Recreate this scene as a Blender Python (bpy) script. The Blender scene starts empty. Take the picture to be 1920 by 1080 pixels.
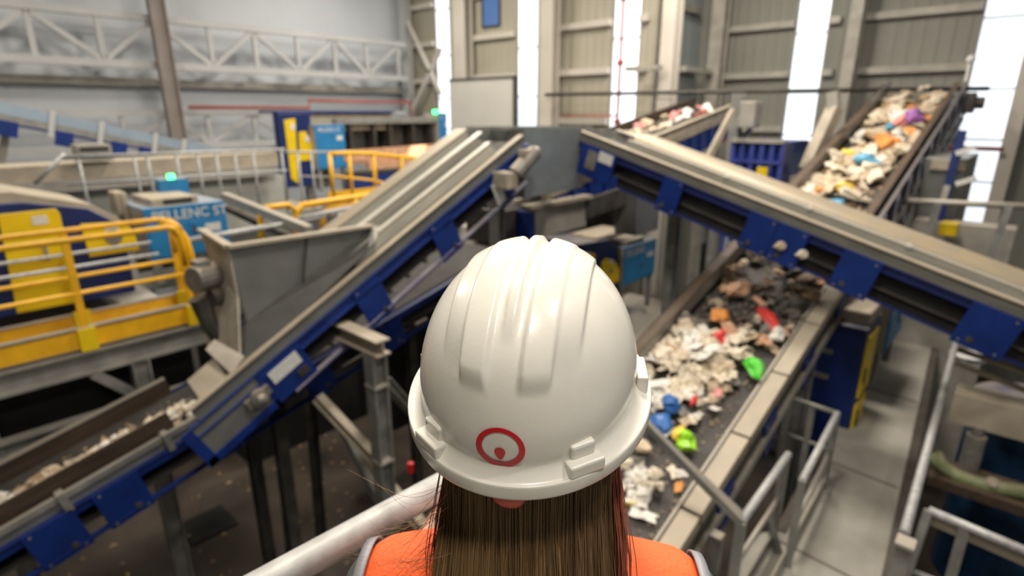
import bpy, bmesh, math, random
from mathutils import Vector, Matrix, Euler, noise
rnd = random.Random(7)
col = bpy.context.scene.collection
sc = bpy.context.scene
PI = math.pi

# ------------------------------------------------------------------ camera
FPX = 1067.0
PITCH = math.atan(328 / FPX)
AZ = math.radians(42.4)
EYE = 6.5
cp, sp = math.cos(PITCH), math.sin(PITCH)
FH = Vector((math.cos(AZ), math.sin(AZ), 0))
RT = Vector((math.sin(AZ), -math.cos(AZ), 0))

def U(px, py, x=None, y=None, z=None, d=None):
    """survey helper: a sight line of the photograph met with one real plane of the hall"""
    r, u = px - 960, 540 - py
    v = FH * (FPX * cp + u * sp) + RT * r + Vector((0, 0, u * cp - FPX * sp))
    t = x / v.x if x is not None else y / v.y if y is not None else (z - EYE) / v.z if z is not None else d / FPX
    return Vector((v.x * t, v.y * t, EYE + v.z * t))

cam = bpy.data.cameras.new('camera')
cam.lens = 36 * FPX / 1920
cam.sensor_width = 36
cam.clip_start = 0.02
cam.clip_end = 200
cam.dof.use_dof = True
cam.dof.focus_distance = 0.50
cam.dof.aperture_fstop = 4.5
camo = bpy.data.objects.new('camera', cam)
camo.location = (0, 0, EYE)
camo.rotation_euler = (PI / 2 - PITCH, 0, AZ - PI / 2)
col.objects.link(camo)
sc.camera = camo
sc.view_settings.view_transform = 'Standard'
sc.view_settings.look = 'None'
sc.view_settings.exposure = 0.0

# ------------------------------------------------------------------ materials
MATS = {}
def mat(name, c, rough=.5, metal=0., var=.12, vscale=3., dust=0., dustc=(.42, .34, .25), bump=0., bscale=60., coat=0., emit=0., alpha=1., streak=False, sss=0.):
    if name in MATS: return MATS[name]
    m = bpy.data.materials.new(name); m.use_nodes = True
    nt = m.node_tree; N = nt.nodes; L = nt.links
    b = N['Principled BSDF']
    tc = N.new('ShaderNodeTexCoord'); geo = N.new('ShaderNodeNewGeometry')
    nz = N.new('ShaderNodeTexNoise'); nz.inputs['Scale'].default_value = vscale; nz.inputs['Detail'].default_value = 5
    if streak:
        mp = N.new('ShaderNodeMapping'); mp.inputs['Scale'].default_value = streak
        L.new(tc.outputs['Object'], mp.inputs['Vector']); L.new(mp.outputs['Vector'], nz.inputs['Vector'])
    else:
        L.new(tc.outputs['Object'], nz.inputs['Vector'])
    mr = N.new('ShaderNodeMapRange'); mr.inputs['To Min'].default_value = 1 - var * 1.6; mr.inputs['To Max'].default_value = 1 + var * 1.6
    mr.inputs['From Min'].default_value = .25; mr.inputs['From Max'].default_value = .75
    L.new(nz.outputs['Fac'], mr.inputs['Value'])
    mul = N.new('ShaderNodeMix'); mul.data_type = 'RGBA'; mul.blend_type = 'MULTIPLY'; mul.inputs['Factor'].default_value = 1
    mul.inputs[6].default_value = (*c, 1); L.new(mr.outputs['Result'], mul.inputs[7])
    out = mul.outputs[2]
    if dust > 0:
        sx = N.new('ShaderNodeSeparateXYZ'); L.new(geo.outputs['Normal'], sx.inputs[0])
        m2 = N.new('ShaderNodeMapRange'); m2.interpolation_type = 'SMOOTHSTEP'
        m2.inputs['From Min'].default_value = .35; m2.inputs['From Max'].default_value = .9; m2.inputs['To Max'].default_value = dust
        L.new(sx.outputs['Z'], m2.inputs['Value'])
        n2 = N.new('ShaderNodeTexNoise'); n2.inputs['Scale'].default_value = 4.; n2.inputs['Detail'].default_value = 6
        L.new(geo.outputs['Position'], n2.inputs['Vector'])
        m3 = N.new('ShaderNodeMath'); m3.operation = 'MULTIPLY'
        m4 = N.new('ShaderNodeMapRange'); m4.inputs['From Min'].default_value = .3; m4.inputs['From Max'].default_value = .6
        m4.inputs['To Min'].default_value = .45
        L.new(n2.outputs['Fac'], m4.inputs['Value'])
        L.new(m2.outputs['Result'], m3.inputs[0]); L.new(m4.outputs['Result'], m3.inputs[1])
        mx = N.new('ShaderNodeMix'); mx.data_type = 'RGBA'; L.new(m3.outputs[0], mx.inputs['Factor'])
        L.new(out, mx.inputs[6]); mx.inputs[7].default_value = (*dustc, 1); out = mx.outputs[2]
    L.new(out, b.inputs['Base Color'])
    b.inputs['Roughness'].default_value = rough; b.inputs['Metallic'].default_value = metal
    b.inputs['Coat Weight'].default_value = coat; b.inputs['Coat Roughness'].default_value = .12
    if sss: b.inputs['Subsurface Weight'].default_value = sss; b.inputs['Subsurface Radius'].default_value = (.02, .015, .01); b.inputs['Subsurface Scale'].default_value = .3
    if emit: L.new(out, b.inputs['Emission Color']); b.inputs['Emission Strength'].default_value = emit
    if alpha < 1: b.inputs['Alpha'].default_value = alpha
    if bump:
        n3 = N.new('ShaderNodeTexNoise'); n3.inputs['Scale'].default_value = bscale; n3.inputs['Detail'].default_value = 4
        L.new(tc.outputs['Object'], n3.inputs['Vector'])
        bp = N.new('ShaderNodeBump'); bp.inputs['Strength'].default_value = bump; bp.inputs['Distance'].default_value = .01
        L.new(n3.outputs['Fac'], bp.inputs['Height']); L.new(bp.outputs['Normal'], b.inputs['Normal'])
    MATS[name] = m
    return m

def cladding(name, c, pitch, axis, depth=.35, var=.1):
    """profiled sheet: vertical ribs along the wall, repeated every `pitch` metres"""
    m = mat(name, c, .55, 0, var, .35)
    nt = m.node_tree; N = nt.nodes; L = nt.links; b = N['Principled BSDF']
    geo = N.new('ShaderNodeNewGeometry'); sx = N.new('ShaderNodeSeparateXYZ'); L.new(geo.outputs['Position'], sx.inputs[0])
    md = N.new('ShaderNodeMath'); md.operation = 'PINGPONG'; md.inputs[1].default_value = pitch / 2
    L.new(sx.outputs[axis], md.inputs[0])
    mr = N.new('ShaderNodeMapRange'); mr.inputs['From Min'].default_value = pitch * .12; mr.inputs['From Max'].default_value = pitch * .2
    L.new(md.outputs[0], mr.inputs['Value'])
    bp = N.new('ShaderNodeBump'); bp.inputs['Strength'].default_value = depth; bp.inputs['Distance'].default_value = .04
    L.new(mr.outputs['Result'], bp.inputs['Height']); L.new(bp.outputs['Normal'], b.inputs['Normal'])
    return m

M = dict(
    steel=mat('galvanised_steel', (.30, .30, .285), .45, .3, .18, 5, .6, (.36, .31, .24)),
    rail=mat('pale_pipe', (.42, .43, .43), .5, .15, .2, 22, .25, (.5, .46, .4), .08, 90),
    dsteel=mat('dark_steel', (.075, .07, .062), .6, .3, .3, 4, .5, (.16, .13, .10)),
    lsteel=mat('pale_steel', (.37, .35, .31), .5, .1, .14, 3, .7, (.44, .38, .30)),
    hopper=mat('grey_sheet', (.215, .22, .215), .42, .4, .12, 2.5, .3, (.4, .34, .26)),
    chute=mat('bluish_sheet', (.30, .34, .37), .35, .55, .14, 2.5, .4, (.45, .42, .36)),
    beige=mat('dusty_plate', (.40, .35, .275), .6, 0, .14, 4, .7, (.47, .40, .30)),
    cover=mat('dusty_cover', (.28, .27, .23), .5, .15, .14, 3, .85, (.40, .315, .205), streak=(.6, 6, 6)),
    groove=mat('cover_groove', (.17, .165, .145), .6, .1, .2, 4, .4, (.25, .2, .14), streak=(.6, 6, 6)),
    coverw=mat('pale_cover', (.52, .52, .48), .45, .15, .12, 3, .5, (.58, .53, .43), streak=(.6, 6, 6)),
    blue=mat('conveyor_blue', (.003, .026, .185), .45, 0, .16, 4, .2, (.09, .10, .17)),
    navy=mat('navy_paint', (.005, .020, .125), .45, 0, .15, 4, .75, (.34, .30, .25)),
    plate=mat('pale_plate', (.54, .49, .41), .6, 0, .14, 5, .4, (.5, .44, .35)),
    lblue=mat('cabinet_blue', (.025, .22, .50), .4, 0, .08, 3, .75, (.5, .46, .38)),
    yellow=mat('yellow_panel', (.85, .60, .008), .4, 0, .06, 3, .2),
    orange=mat('rail_yellow', (.84, .45, .012), .42, 0, .10, 6, .25, (.6, .42, .2)),
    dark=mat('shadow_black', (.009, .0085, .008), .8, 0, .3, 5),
    rubber=mat('belt_rubber', (.05, .046, .044), .75, 0, .35, 4, .5, (.10, .09, .082)),
    brown=mat('skirt_brown', (.065, .043, .028), .65, 0, .3, 5, .5, (.15, .105, .07), streak=(.4, 5, 5)),
    motor=mat('motor_grey', (.24, .23, .21), .5, .3, .2, 9, .7, (.5, .42, .32)),
    white=mat('label_white', (.72, .72, .70), .5, 0, .08, 20),
    col=mat('column_paint', (.58, .54, .48), .5, 0, .08, .6),
    colb=mat('column_brownish', (.30, .26, .24), .5, 0, .1, 2),
    truss=mat('truss_paint', (.50, .51, .515), .5, 0, .06, 1),
    pipe_red=mat('pipe_red', (.42, .10, .08), .45, 0, .12, 6),
    floor=mat('dark_concrete', (.055, .040, .028), .75, 0, .5, .9, 0, bump=.15, bscale=12),
    walk=mat('walkway_plate', (.34, .325, .29), .65, 0, .28, 1.1, .25, (.50, .46, .38), .2, 25),
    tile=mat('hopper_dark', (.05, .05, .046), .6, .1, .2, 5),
    copper=mat('dusty_orange_plate', (.78, .46, .29), .32, .3, .2, 6),
    green_lamp=mat('green_lamp', (.05, 1., .2), .3, emit=6.),
    grille=mat('vent_grille', (.03, .03, .03), .6),
    hose=mat('hose_green', (.23, .26, .13), .5, 0, .3, 6, .4),
    helmet=mat('helmet_shell', (.82, .79, .72), .26, 0, .015, 30, 0, coat=.35, bump=.02, bscale=250, sss=0.),
    logo=mat('logo_red', (.62, .012, .022), .35, 0, .03, 20),
    pinkred=mat('knob_red', (.62, .09, .07), .4),
    strap=mat('strap_black', (.02, .018, .018), .7),
    vest=mat('vest_orange', (1.0, .135, .030), .65, 0, .05, 14, 0, bump=.25, bscale=220, emit=.10),  # faint emission added so the fluorescent cloth glows
    reflect=mat('vest_reflective', (.30, .30, .335), .5, .1, .06, 60),
    jacket=mat('jacket_dark', (.10, .11, .10), .8, 0, .2, 20, bump=.3, bscale=120),
    trousers=mat('trousers_navy', (.03, .035, .06), .85, 0, .2, 12),
    boots=mat('boot_black', (.02, .02, .02), .5),
    skin=mat('skin', (.58, .34, .25), .5, 0, .05, 9, sss=.15),
    eye=mat('eye_white', (.8, .8, .78), .2),
)
def glowpane(name, c, s):
    m = bpy.data.materials.new(name); m.use_nodes = True
    b = m.node_tree.nodes['Principled BSDF']
    N, L = m.node_tree.nodes, m.node_tree.links
    tc = N.new('ShaderNodeTexCoord'); nz = N.new('ShaderNodeTexNoise'); nz.inputs['Scale'].default_value = .8
    L.new(tc.outputs['Object'], nz.inputs['Vector'])
    mr = N.new('ShaderNodeMapRange'); mr.inputs['To Min'].default_value = s * .8; mr.inputs['To Max'].default_value = s * 1.2
    L.new(nz.outputs['Fac'], mr.inputs['Value']); L.new(mr.outputs['Result'], b.inputs['Emission Strength'])
    b.inputs['Base Color'].default_value = (.8, .85, .9, 1); b.inputs['Emission Color'].default_value = (*c, 1)
    b.inputs['Roughness'].default_value = .3
    return m
M['pane'] = glowpane('daylight_sheet', (.84, .92, 1.0), 1.12)
M['panehi'] = glowpane('daylight_sheet_bright', (.88, .94, 1.0), 1.4)
M['bluepane'] = glowpane('blue_window_pane', (.10, .19, .42), .7)
M['bluepane'].node_tree.nodes['Principled BSDF'].inputs['Base Color'].default_value = (.03, .06, .14, 1)

# ------------------------------------------------------------------ mesh helpers
INV = {}
class MB:
    def __init__(s): s.v = []; s.f = []
    def add(s, vs, fs):
        n = len(s.v); s.v += [Vector(a) for a in vs]; s.f += [tuple(i + n for i in f) for f in fs]; return s
    def box(s, a, b):
        x0, y0, z0 = a; x1, y1, z1 = b
        return s.add([(x0, y0, z0), (x1, y0, z0), (x1, y1, z0), (x0, y1, z0), (x0, y0, z1), (x1, y0, z1), (x1, y1, z1), (x0, y1, z1)],
                     [(0, 3, 2, 1), (4, 5, 6, 7), (0, 1, 5, 4), (1, 2, 6, 5), (2, 3, 7, 6), (3, 0, 4, 7)])
    def bar(s, p, q, w, h, up=(0, 0, 1)):
        p, q = Vector(p), Vector(q); d = (q - p).normalized(); up = Vector(up)
        if abs(d.dot(up)) > .98: up = Vector((1, 0, 0))
        a = d.cross(up).normalized() * (w / 2); b = a.cross(d).normalized() * (h / 2)
        return s.add([p - a - b, p + a - b, p + a + b, p - a + b, q - a - b, q + a - b, q + a + b, q - a + b],
                     [(3, 2, 1, 0), (4, 5, 6, 7), (0, 1, 5, 4), (1, 2, 6, 5), (2, 3, 7, 6), (3, 0, 4, 7)])
    def ibeam(s, p, q, w, h, t=.02, up=(0, 0, 1)):
        p, q = Vector(p), Vector(q); d = (q - p).normalized(); upv = Vector(up)
        if abs(d.dot(upv)) > .98: upv = Vector((1, 0, 0))
        a = d.cross(upv).normalized(); b = a.cross(d).normalized()
        W, Hh, T = w / 2, h / 2, t / 2
        prof = [(-W, -Hh), (W, -Hh), (W, -Hh + t), (T, -Hh + t), (T, Hh - t), (W, Hh - t), (W, Hh), (-W, Hh), (-W, Hh - t), (-T, Hh - t), (-T, -Hh + t), (-W, -Hh + t)]
        n = len(prof)
        vs = [p + a * x + b * y for x, y in prof] + [q + a * x + b * y for x, y in prof]
        fs = [(i, (i + 1) % n, n + (i + 1) % n, n + i) for i in range(n)] + [tuple(range(n - 1, -1, -1)), tuple(range(n, 2 * n))]
        return s.add(vs, fs)
    def tube(s, pts, r, n=12, cap=True):
        pts = [Vector(p) for p in pts]; vs = []; fs = []; prev = None
        for i, p in enumerate(pts):
            d = (pts[min(i + 1, len(pts) - 1)] - pts[max(i - 1, 0)]).normalized()
            if prev is None:
                a = d.cross(Vector((0, 0, 1)) if abs(d.z) < .9 else Vector((1, 0, 0))).normalized()
            else:
                a = (prev - d * prev.dot(d)).normalized()
            prev = a; b = d.cross(a); rr = r[i] if isinstance(r, (list, tuple)) else r
            vs += [p + (a * math.cos(2 * PI * k / n) + b * math.sin(2 * PI * k / n)) * rr for k in range(n)]
        for i in range(len(pts) - 1):
            for k in range(n):
                fs.append((i * n + k, i * n + (k + 1) % n, (i + 1) * n + (k + 1) % n, (i + 1) * n + k))
        if cap: fs += [tuple(range(n - 1, -1, -1)), tuple(range((len(pts) - 1) * n, len(pts) * n))]
        return s.add(vs, fs)
    def prism(s, poly, f0, f1):
        """poly: list of 2D points; f0/f1 map (a,b) to the two end faces"""
        n = len(poly)
        return s.add([f0(*p) for p in poly] + [f1(*p) for p in poly],
                     [tuple(range(n - 1, -1, -1)), tuple(range(n, 2 * n))] + [(i, (i + 1) % n, n + (i + 1) % n, n + i) for i in range(n)])
    def xz(s, poly, y0, y1): return s.prism(poly, lambda a, b: (a, y0, b), lambda a, b: (a, y1, b))
    def yz(s, poly, x0, x1): return s.prism(poly, lambda a, b: (x0, a, b), lambda a, b: (x1, a, b))
    def xy(s, poly, z0, z1): return s.prism(poly, lambda a, b: (a, b, z0), lambda a, b: (a, b, z1))
    def ball(s, c, r, n=10, m=6, sc=(1, 1, 1)):
        c = Vector(c); vs = []; fs = []
        for j in range(m + 1):
            for i in range(n):
                t = PI * j / m; a = 2 * PI * i / n
                vs.append(c + Vector((r * sc[0] * math.sin(t) * math.cos(a), r * sc[1] * math.sin(t) * math.sin(a), r * sc[2] * math.cos(t))))
        for j in range(m):
            for i in range(n): fs.append((j * n + i, (j + 1) * n + i, (j + 1) * n + (i + 1) % n, j * n + (i + 1) % n))
        return s.add(vs, fs)
    def mesh(s, name, T=None):
        me = bpy.data.meshes.new(name)
        me.from_pydata([T @ v if T else v for v in s.v], [], s.f)
        bm = bmesh.new(); bm.from_mesh(me); bmesh.ops.remove_doubles(bm, verts=bm.verts, dist=1e-5)
        bmesh.ops.recalc_face_normals(bm, faces=bm.faces); bm.to_mesh(me); bm.free()
        return me
    def build(s, name, m, parent=None, bevel=0., smooth=False, local=False, label=None):
        T = None
        if parent is not None and not local: T = INV[parent.name]
        me = s.mesh(name, T); me.materials.append(m)
        if smooth:
            for p in me.polygons: p.use_smooth = True
        o = bpy.data.objects.new(name, me); col.objects.link(o)
        if parent is not None:
            o.parent = parent; INV[o.name] = T if T is not None else INV.get(parent.name, Matrix())
        else: INV[o.name] = Matrix()
        if bevel:
            bv = o.modifiers.new('bevel', 'BEVEL'); bv.width = bevel; bv.segments = 2; bv.limit_method = 'ANGLE'
        if label: o['label'] = label
        return o

def thing(name, label, cat, loc=(0, 0, 0), rot=(0, 0, 0), group=None):
    o = bpy.data.objects.new(name, None); col.objects.link(o)
    o.location = loc; o.rotation_euler = rot; o.empty_display_size = .1
    o['label'] = label; o['category'] = cat
    if group: o['group'] = group
    INV[o.name] = (Matrix.Translation(loc) @ Euler(rot).to_matrix().to_4x4()).inverted()
    return o
def tag(o, label, cat, group=None, kind=None):
    o['label'] = label; o['category'] = cat
    if group: o['group'] = group
    if kind: o['kind'] = kind
    return o
def struct(name, mb, m, label, cat, bevel=0.):
    o = mb.build(name, m, None, bevel); o['kind'] = 'structure'; o['label'] = label; o['category'] = cat; return o
def text(parent, s, origin, ex, ez, size, m, depth=.004):
    """raised lettering, ex = writing direction, ez = up, in world space"""
    cu = bpy.data.curves.new('lettering', 'FONT'); cu.body = s; cu.size = size; cu.extrude = depth; cu.offset = size * .012
    tmp = bpy.data.objects.new('lettering_tmp', cu); col.objects.link(tmp)
    dg = bpy.context.evaluated_depsgraph_get(); me = bpy.data.meshes.new_from_object(tmp.evaluated_get(dg))
    bpy.data.objects.remove(tmp)
    ex, ez = Vector(ex).normalized(), Vector(ez).normalized(); en = ex.cross(ez)
    B = Matrix(((ex.x, ez.x, en.x, origin[0]), (ex.y, ez.y, en.y, origin[1]), (ex.z, ez.z, en.z, origin[2]), (0, 0, 0, 1)))
    me.transform(INV[parent.name] @ B); me.materials.clear(); me.materials.append(m); me.name = 'lettering'
    o = bpy.data.objects.new('lettering', me); col.objects.link(o); o.parent = parent; INV[o.name] = INV[parent.name]
    return o

# ------------------------------------------------------------------ the hall
WL, WB, WR, JOG = 20.0, 15.5, 18.0, 8.65          # left wall (y), back wall (x), recessed wall (x), step (y)
HT = 12.5
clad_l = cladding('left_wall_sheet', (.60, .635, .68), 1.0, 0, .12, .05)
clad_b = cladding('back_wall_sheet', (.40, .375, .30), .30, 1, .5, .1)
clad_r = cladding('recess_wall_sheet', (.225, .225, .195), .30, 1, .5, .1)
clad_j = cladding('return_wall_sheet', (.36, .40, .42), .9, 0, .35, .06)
struct('floor', MB().box((-9, -9, -.2), (18.3, 20.3, 0)), M['floor'], 'dark stained concrete hall floor far below the conveyors', 'floor')
struct('wall_left', MB().box((-9, WL, 0), (15.7, WL + .2, HT)), clad_l, 'pale grey sheet wall on the left behind the white lattice truss', 'wall')
def wall_x(name, x, y0, y1, strips, m, label):
    mb = MB(); ys = sorted(strips); a = y0
    for (s0, s1, zb) in ys:
        mb.box((x, a, 0), (x + .2, s0, HT)); mb.box((x, s0, 0), (x + .2, s1, zb)); a = s1
    mb.box((x, a, 0), (x + .2, y1, HT))
    struct(name, mb, m, label, 'wall')
BS = [(9.2, 10.12, 2.2), (13.0, 13.92, 2.2), (17.3, 18.12, 2.2)]
RS = [(.78, 1.68, 2.2), (4.95, 5.78, 2.2)]
wall_x('wall_back', WB, JOG, WL, BS, clad_b, 'beige ribbed sheet wall in the middle with three tall bright strips')
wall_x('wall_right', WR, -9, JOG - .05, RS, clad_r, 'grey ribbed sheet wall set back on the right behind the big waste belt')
struct('wall_return', MB().box((WB + .2, JOG - .1, 0), (WR, JOG + .1, HT)), clad_j, 'bluish grey step in the wall beside the corner column', 'wall')
struct('ceiling', MB().box((-9, -9, HT), (18.3, 20.3, HT + .2)), mat('ceiling_sheet', (.62, .62, .60), .6, 0, .05, .5), 'pale sheet roof above the hall', 'ceiling')
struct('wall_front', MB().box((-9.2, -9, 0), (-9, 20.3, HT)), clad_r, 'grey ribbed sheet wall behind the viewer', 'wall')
struct('wall_near', MB().box((-9, -9.2, 0), (18.3, -9, HT)), clad_l, 'pale sheet wall on the viewer\'s right', 'wall')
k = 1
for (x, ss, side) in ((WB, BS, 'middle'), (WR, RS, 'right')):
    for (a, b, zb) in ss:
        w = thing('window_%d' % k, 'strip', 'window', (x + .05, (a + b) / 2, zb))
        w['label'] = {1: 'tall daylight strip crossed by the thin red pipe', 2: 'tall daylight strip above and beside the blank white panel', 3: 'narrow tall daylight strip nearest the left corner of the hall', 4: 'wide daylight strip at the far right behind the top of the waste belt', 5: 'tall daylight strip on the recessed wall left of the crooked beige chute'}[k]
        w['kind'] = 'structure'
        MB().box((x + .06, a, zb), (x + .09, b, HT)).build('window_pane', M['panehi' if k in (1, 3) else 'pane'], w)
        f = MB()
        for z in (4.9, 5.9, 7.05, 8.6, 10.2): f.bar((x + .03, a, z), (x + .03, b, z), .05, .035)
        f.bar((x + .03, a, zb), (x + .03, a, HT), .04, .05); f.bar((x + .03, b, zb), (x + .03, b, HT), .04, .05)
        f.build('window_bars', M['steel'], w)
        k += 1
# blue upper window between the columns
w = thing('window_6', 'small dark blue window pane high on the beige wall', 'window', (WB - .03, 15.1, 9.35)); w['kind'] = 'structure'
MB().box((WB - .03, 14.72, 9.4), (WB - .015, 15.5, 11.2)).build('window_pane', M['bluepane'], w)
f = MB()
for y in (14.70, 15.52): f.bar((WB - .03, y, 9.36), (WB - .03, y, 11.2), .06, .06)
f.bar((WB - .03, 14.70, 9.38), (WB - .03, 15.52, 9.38), .06, .06); f.build('window_frame', M['dsteel'], w)

# horizontal sheeting rails
n = 1
for z in (6.25, 7.72, 9.05, 10.4):
    for (a, b) in ((8.9, 9.18), (10.14, 12.2), (14.0, 16.4), (18.15, 19.9)):
        struct('trim_%d' % n, MB().box((WB - .16, a, z - .09), (WB - .005, b, z + .09)), M['col'], 'pale horizontal rail on the beige ribbed wall', 'wall rail'); n += 1
for z in (6.05, 7.55, 8.85, 10.3):
    for (a, b) in ((-8, .2), (1.7, 4.1), (4.65, 4.93), (5.8, 7.9)):
        struct('trim_%d' % n, MB().box((WR - .16, a, z - .085), (WR - .005, b, z + .085)), M['lsteel'], 'grey horizontal rail on the recessed ribbed wall', 'wall rail'); n += 1
for z in (7.75, 9.4):
    struct('trim_%d' % n, MB().box((WB + .35, JOG - .26, z - .09), (WR - .4, JOG - .105, z + .09)), M['lsteel'], 'pale rail on the bluish step of the wall', 'wall rail'); n += 1

def column(x0, y0, x1, y1, label, m=M['col'], shade=None):
    c = thing('steel_column', label, 'column', ((x0 + x1) / 2, (y0 + y1) / 2, 0))
    w, d = abs(x1 - x0), abs(y1 - y0)
    MB().ibeam(((x0 + x1) / 2, (y0 + y1) / 2, 0), ((x0 + x1) / 2, (y0 + y1) / 2, HT), d, w, .035, up=(1, 0, 0)).build('column_shaft', m, c)
    MB().box((x0 - .08, y0 - .08, 0), (x1 + .08, y1 + .08, .04)).build('base_plate', M['steel'], c)
cy = lambda px, py, x: U(px, py, x=x).y
column(14.9, cy(873, 150, 14.9), 15.3, cy(851, 150, 14.9), 'pale steel column left of the blank white panel')
column(14.9, cy(1034, 150, 14.9), 15.3, cy(1011, 150, 14.9), 'pale steel column right of the blank white panel')
column(14.9, cy(1262, 110, 14.9), 15.3, cy(1236, 110, 14.9), 'pale corner column where the wall steps back')
column(17.4, cy(1352, 100, 17.4), 17.82, cy(1328, 100, 17.4), 'grey column in the far corner of the stepped wall', M['lsteel'])
column(17.4, cy(1612, 60, 17.4), 17.82, cy(1588, 60, 17.4), 'grey column behind the crooked beige chute', M['lsteel'])
column(17.4, cy(1921, 220, 17.4), 17.82, cy(1890, 220, 17.4), 'pale column at the far right end of the hall', M['col'])
column(15.0, 19.35, 15.35, 19.75, 'white column in the far left corner of the hall', M['truss'])
cx_ = U(312, 120, y=18.6).x
column(cx_ - .2, 18.5, cx_ + .2, 18.8, 'brownish column in front of the long left wall', M['colb'])

# lattice trusses along the left wall
def truss(y, z0, z1, tops, bots, xa, xb, label, m):
    t = thing('lattice_truss', label, 'truss', (xa, y, z0))
    MB().bar((xa, y, z1), (xb, y, z1), .16, .17).build('top_chord', m, t)
    MB().bar((xa, y, z0), (xb, y, z0), .2, .2).build('bottom_chord', m, t)
    for x in sorted(tops + bots): MB().bar((x, y, z0 + .1), (x, y, z1 - .085), .1, .13).build('post', m, t)
    al = sorted([(x, 1) for x in tops] + [(x, 0) for x in bots])
    for (a, u), (b, v) in zip(al, al[1:]):
        if u != v:
            za, zb = (z1 - .1 if u else z0 + .1), (z1 - .1 if v else z0 + .1)
            MB().bar((a + .06, y, za), (b - .06, y, zb), .1, .13).build('diagonal', m, t)
TY = 19.0
def tx(px, py): return U(px, py, y=TY).x
truss(TY, 7.78, 9.0, [tx(45, 12), tx(285, 42), tx(475, 62), tx(625, 74), tx(745, 82)], [tx(-70, 100), tx(195, 110), tx(400, 122), tx(562, 132), tx(690, 142)], -6, 14.7, 'long white lattice truss high on the left wall', M['truss'])
truss(TY + .22, 5.55, 6.5, [tx(320, 215), tx(480, 215), tx(620, 215)], [tx(240, 262), tx(400, 262), tx(550, 262)], -6, 14.7, 'lower white lattice truss behind the far left conveyor', M['truss'])
# service duct below the truss
tag(MB().box((-6, WL - .32, 7.25), (15.0, WL - .05, 7.45)).build('cable_tray', M['lsteel']), 'pale cable tray running just under the upper white truss', 'cable tray')
tag(MB().tube([(6.5, 18.72, 6.66), (10.3, 18.72, 6.66), (10.3, 18.72, 6.9), (14.6, 18.72, 6.9), (14.6, 18.72, 5.0)], .05).build('water_pipe', M['pipe_red'], smooth=True), 'dull red water pipe along the lower white truss', 'pipe')
# corner cross bracing
for (a, b, lab) in (((15.1, 19.3, 9.9), (15.1, 17.5, 7.2), 'upper leg'), ((15.1, 19.3, 6.5), (15.1, 17.4, 8.8), 'lower leg')):
    tag(MB().bar(a, b, .12, .14, up=(1, 0, 0)).build('cross_brace', M['col']), 'pale diagonal brace in the left corner, %s of its cross' % lab, 'brace')
# red sprinkler riser in front of the strip window
p = thing('sprinkler_pipe', 'thin red pipe rising in front of the tall daylight strip', 'pipe', (15.2, 9.65, 5))
MB().tube([(15.2, 9.62, 4.5), (15.2, 9.62, 12.2)], .045).build('riser', M['pipe_red'], p, smooth=True)
for z in (6.25, 7.9, 9.6): MB().tube([(15.2, 9.62, z - .07), (15.2, 9.62, z + .07)], .10).build('coupling', M['pipe_red'], p, smooth=True)
MB().tube([(15.2, 9.62, 6.42), (15.2, 11.7, 6.42)], .03).build('branch', M['pipe_red'], p, smooth=True)
tag(MB().tube([(17.2, 8.2, 5.72), (17.2, .7, 5.72)], .05).build('water_pipe', M['pipe_red'], smooth=True), 'dull red pipe low along the recessed right wall', 'pipe')
tag(MB().tube([(14.7, 12.0, 7.05), (14.7, 7.0, 7.02), (17.0, 1.2, 7.02)], .05).build('conduit_pipe', M['dsteel'], smooth=True), 'dark horizontal conduit crossing in front of the tall strips', 'pipe')
tag(MB().box((14.45, 8.0, 7.6), (14.75, 9.0, 7.72)).build('cable_tray', M['lsteel']), 'short pale cable tray in front of the corner column', 'cable tray')
tag(MB().box((15.6, 7.75, 7.6), (17.3, 8.05, 7.74)).build('cable_tray', M['lsteel']), 'pale cable tray running along the bluish wall step', 'cable tray')
# blank white panel (roller shutter box) between the columns
d = thing('shutter_panel', 'large blank white panel between two pale columns', 'panel', (14.7, 15, 5.6))
MB().box((14.68, 13.32, 5.4), (14.78, 16.5, 7.62)).build('panel_sheet', mat('panel_white', (.60, .585, .54), .5, 0, .04, 1), d, .01)
MB().box((14.64, 13.26, 5.4), (14.8, 13.33, 7.66)).box((14.64, 13.26, 7.61), (14.8, 16.5, 7.67)).build('panel_frame', M['dsteel'], d)
# ------------------------------------------------------------------ conveyors
def frame_u(O, inc): return Matrix.Translation(O) @ Euler((0, -inc, 0)).to_matrix().to_4x4()
def frame_v(O, inc): return Matrix.Translation(O) @ Euler((0, -inc, PI / 2)).to_matrix().to_4x4()

def side_plate(t, s, y, sgn, w, z0, z1, m=None, skew=0.):
    p = MB().box((s - w / 2, min(y, y + sgn * .03), z0), (s + w / 2, max(y, y + sgn * .03), z1)).build('side_plate', m or M['blue'], t, .006, local=True)
    MB().tube([(s + w * .18, y, z0 + .09), (s + w * .18, y + sgn * .045, z0 + .09)], .032, 10).build('roller_bearing', M['dsteel'], p, local=True)
    for (dx, dz) in ((-.36, .1), (.36, .1), (-.36, .9)):
        MB().tube([(s + w * dx, y, z0 + (z1 - z0) * dz), (s + w * dx, y + sgn * .04, z0 + (z1 - z0) * dz)], .012, 6).build('bolt', M['steel'], p, local=True)
    return p
def label_plate(parent, s, y, sgn, w, z0, z1, tilt=0):
    MB().box((s - w / 2, min(y, y + sgn * .012), z0), (s + w / 2, max(y, y + sgn * .012), z1)).build('notice_plate', M['white'], parent, local=True, label='white rectangular notice plate')
def support(t, pts, w=.14):
    """legs: pairs of world points"""
    for a, b in pts: MB().ibeam(a, b, w, w, .015).build('leg', M['steel'], t)

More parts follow.
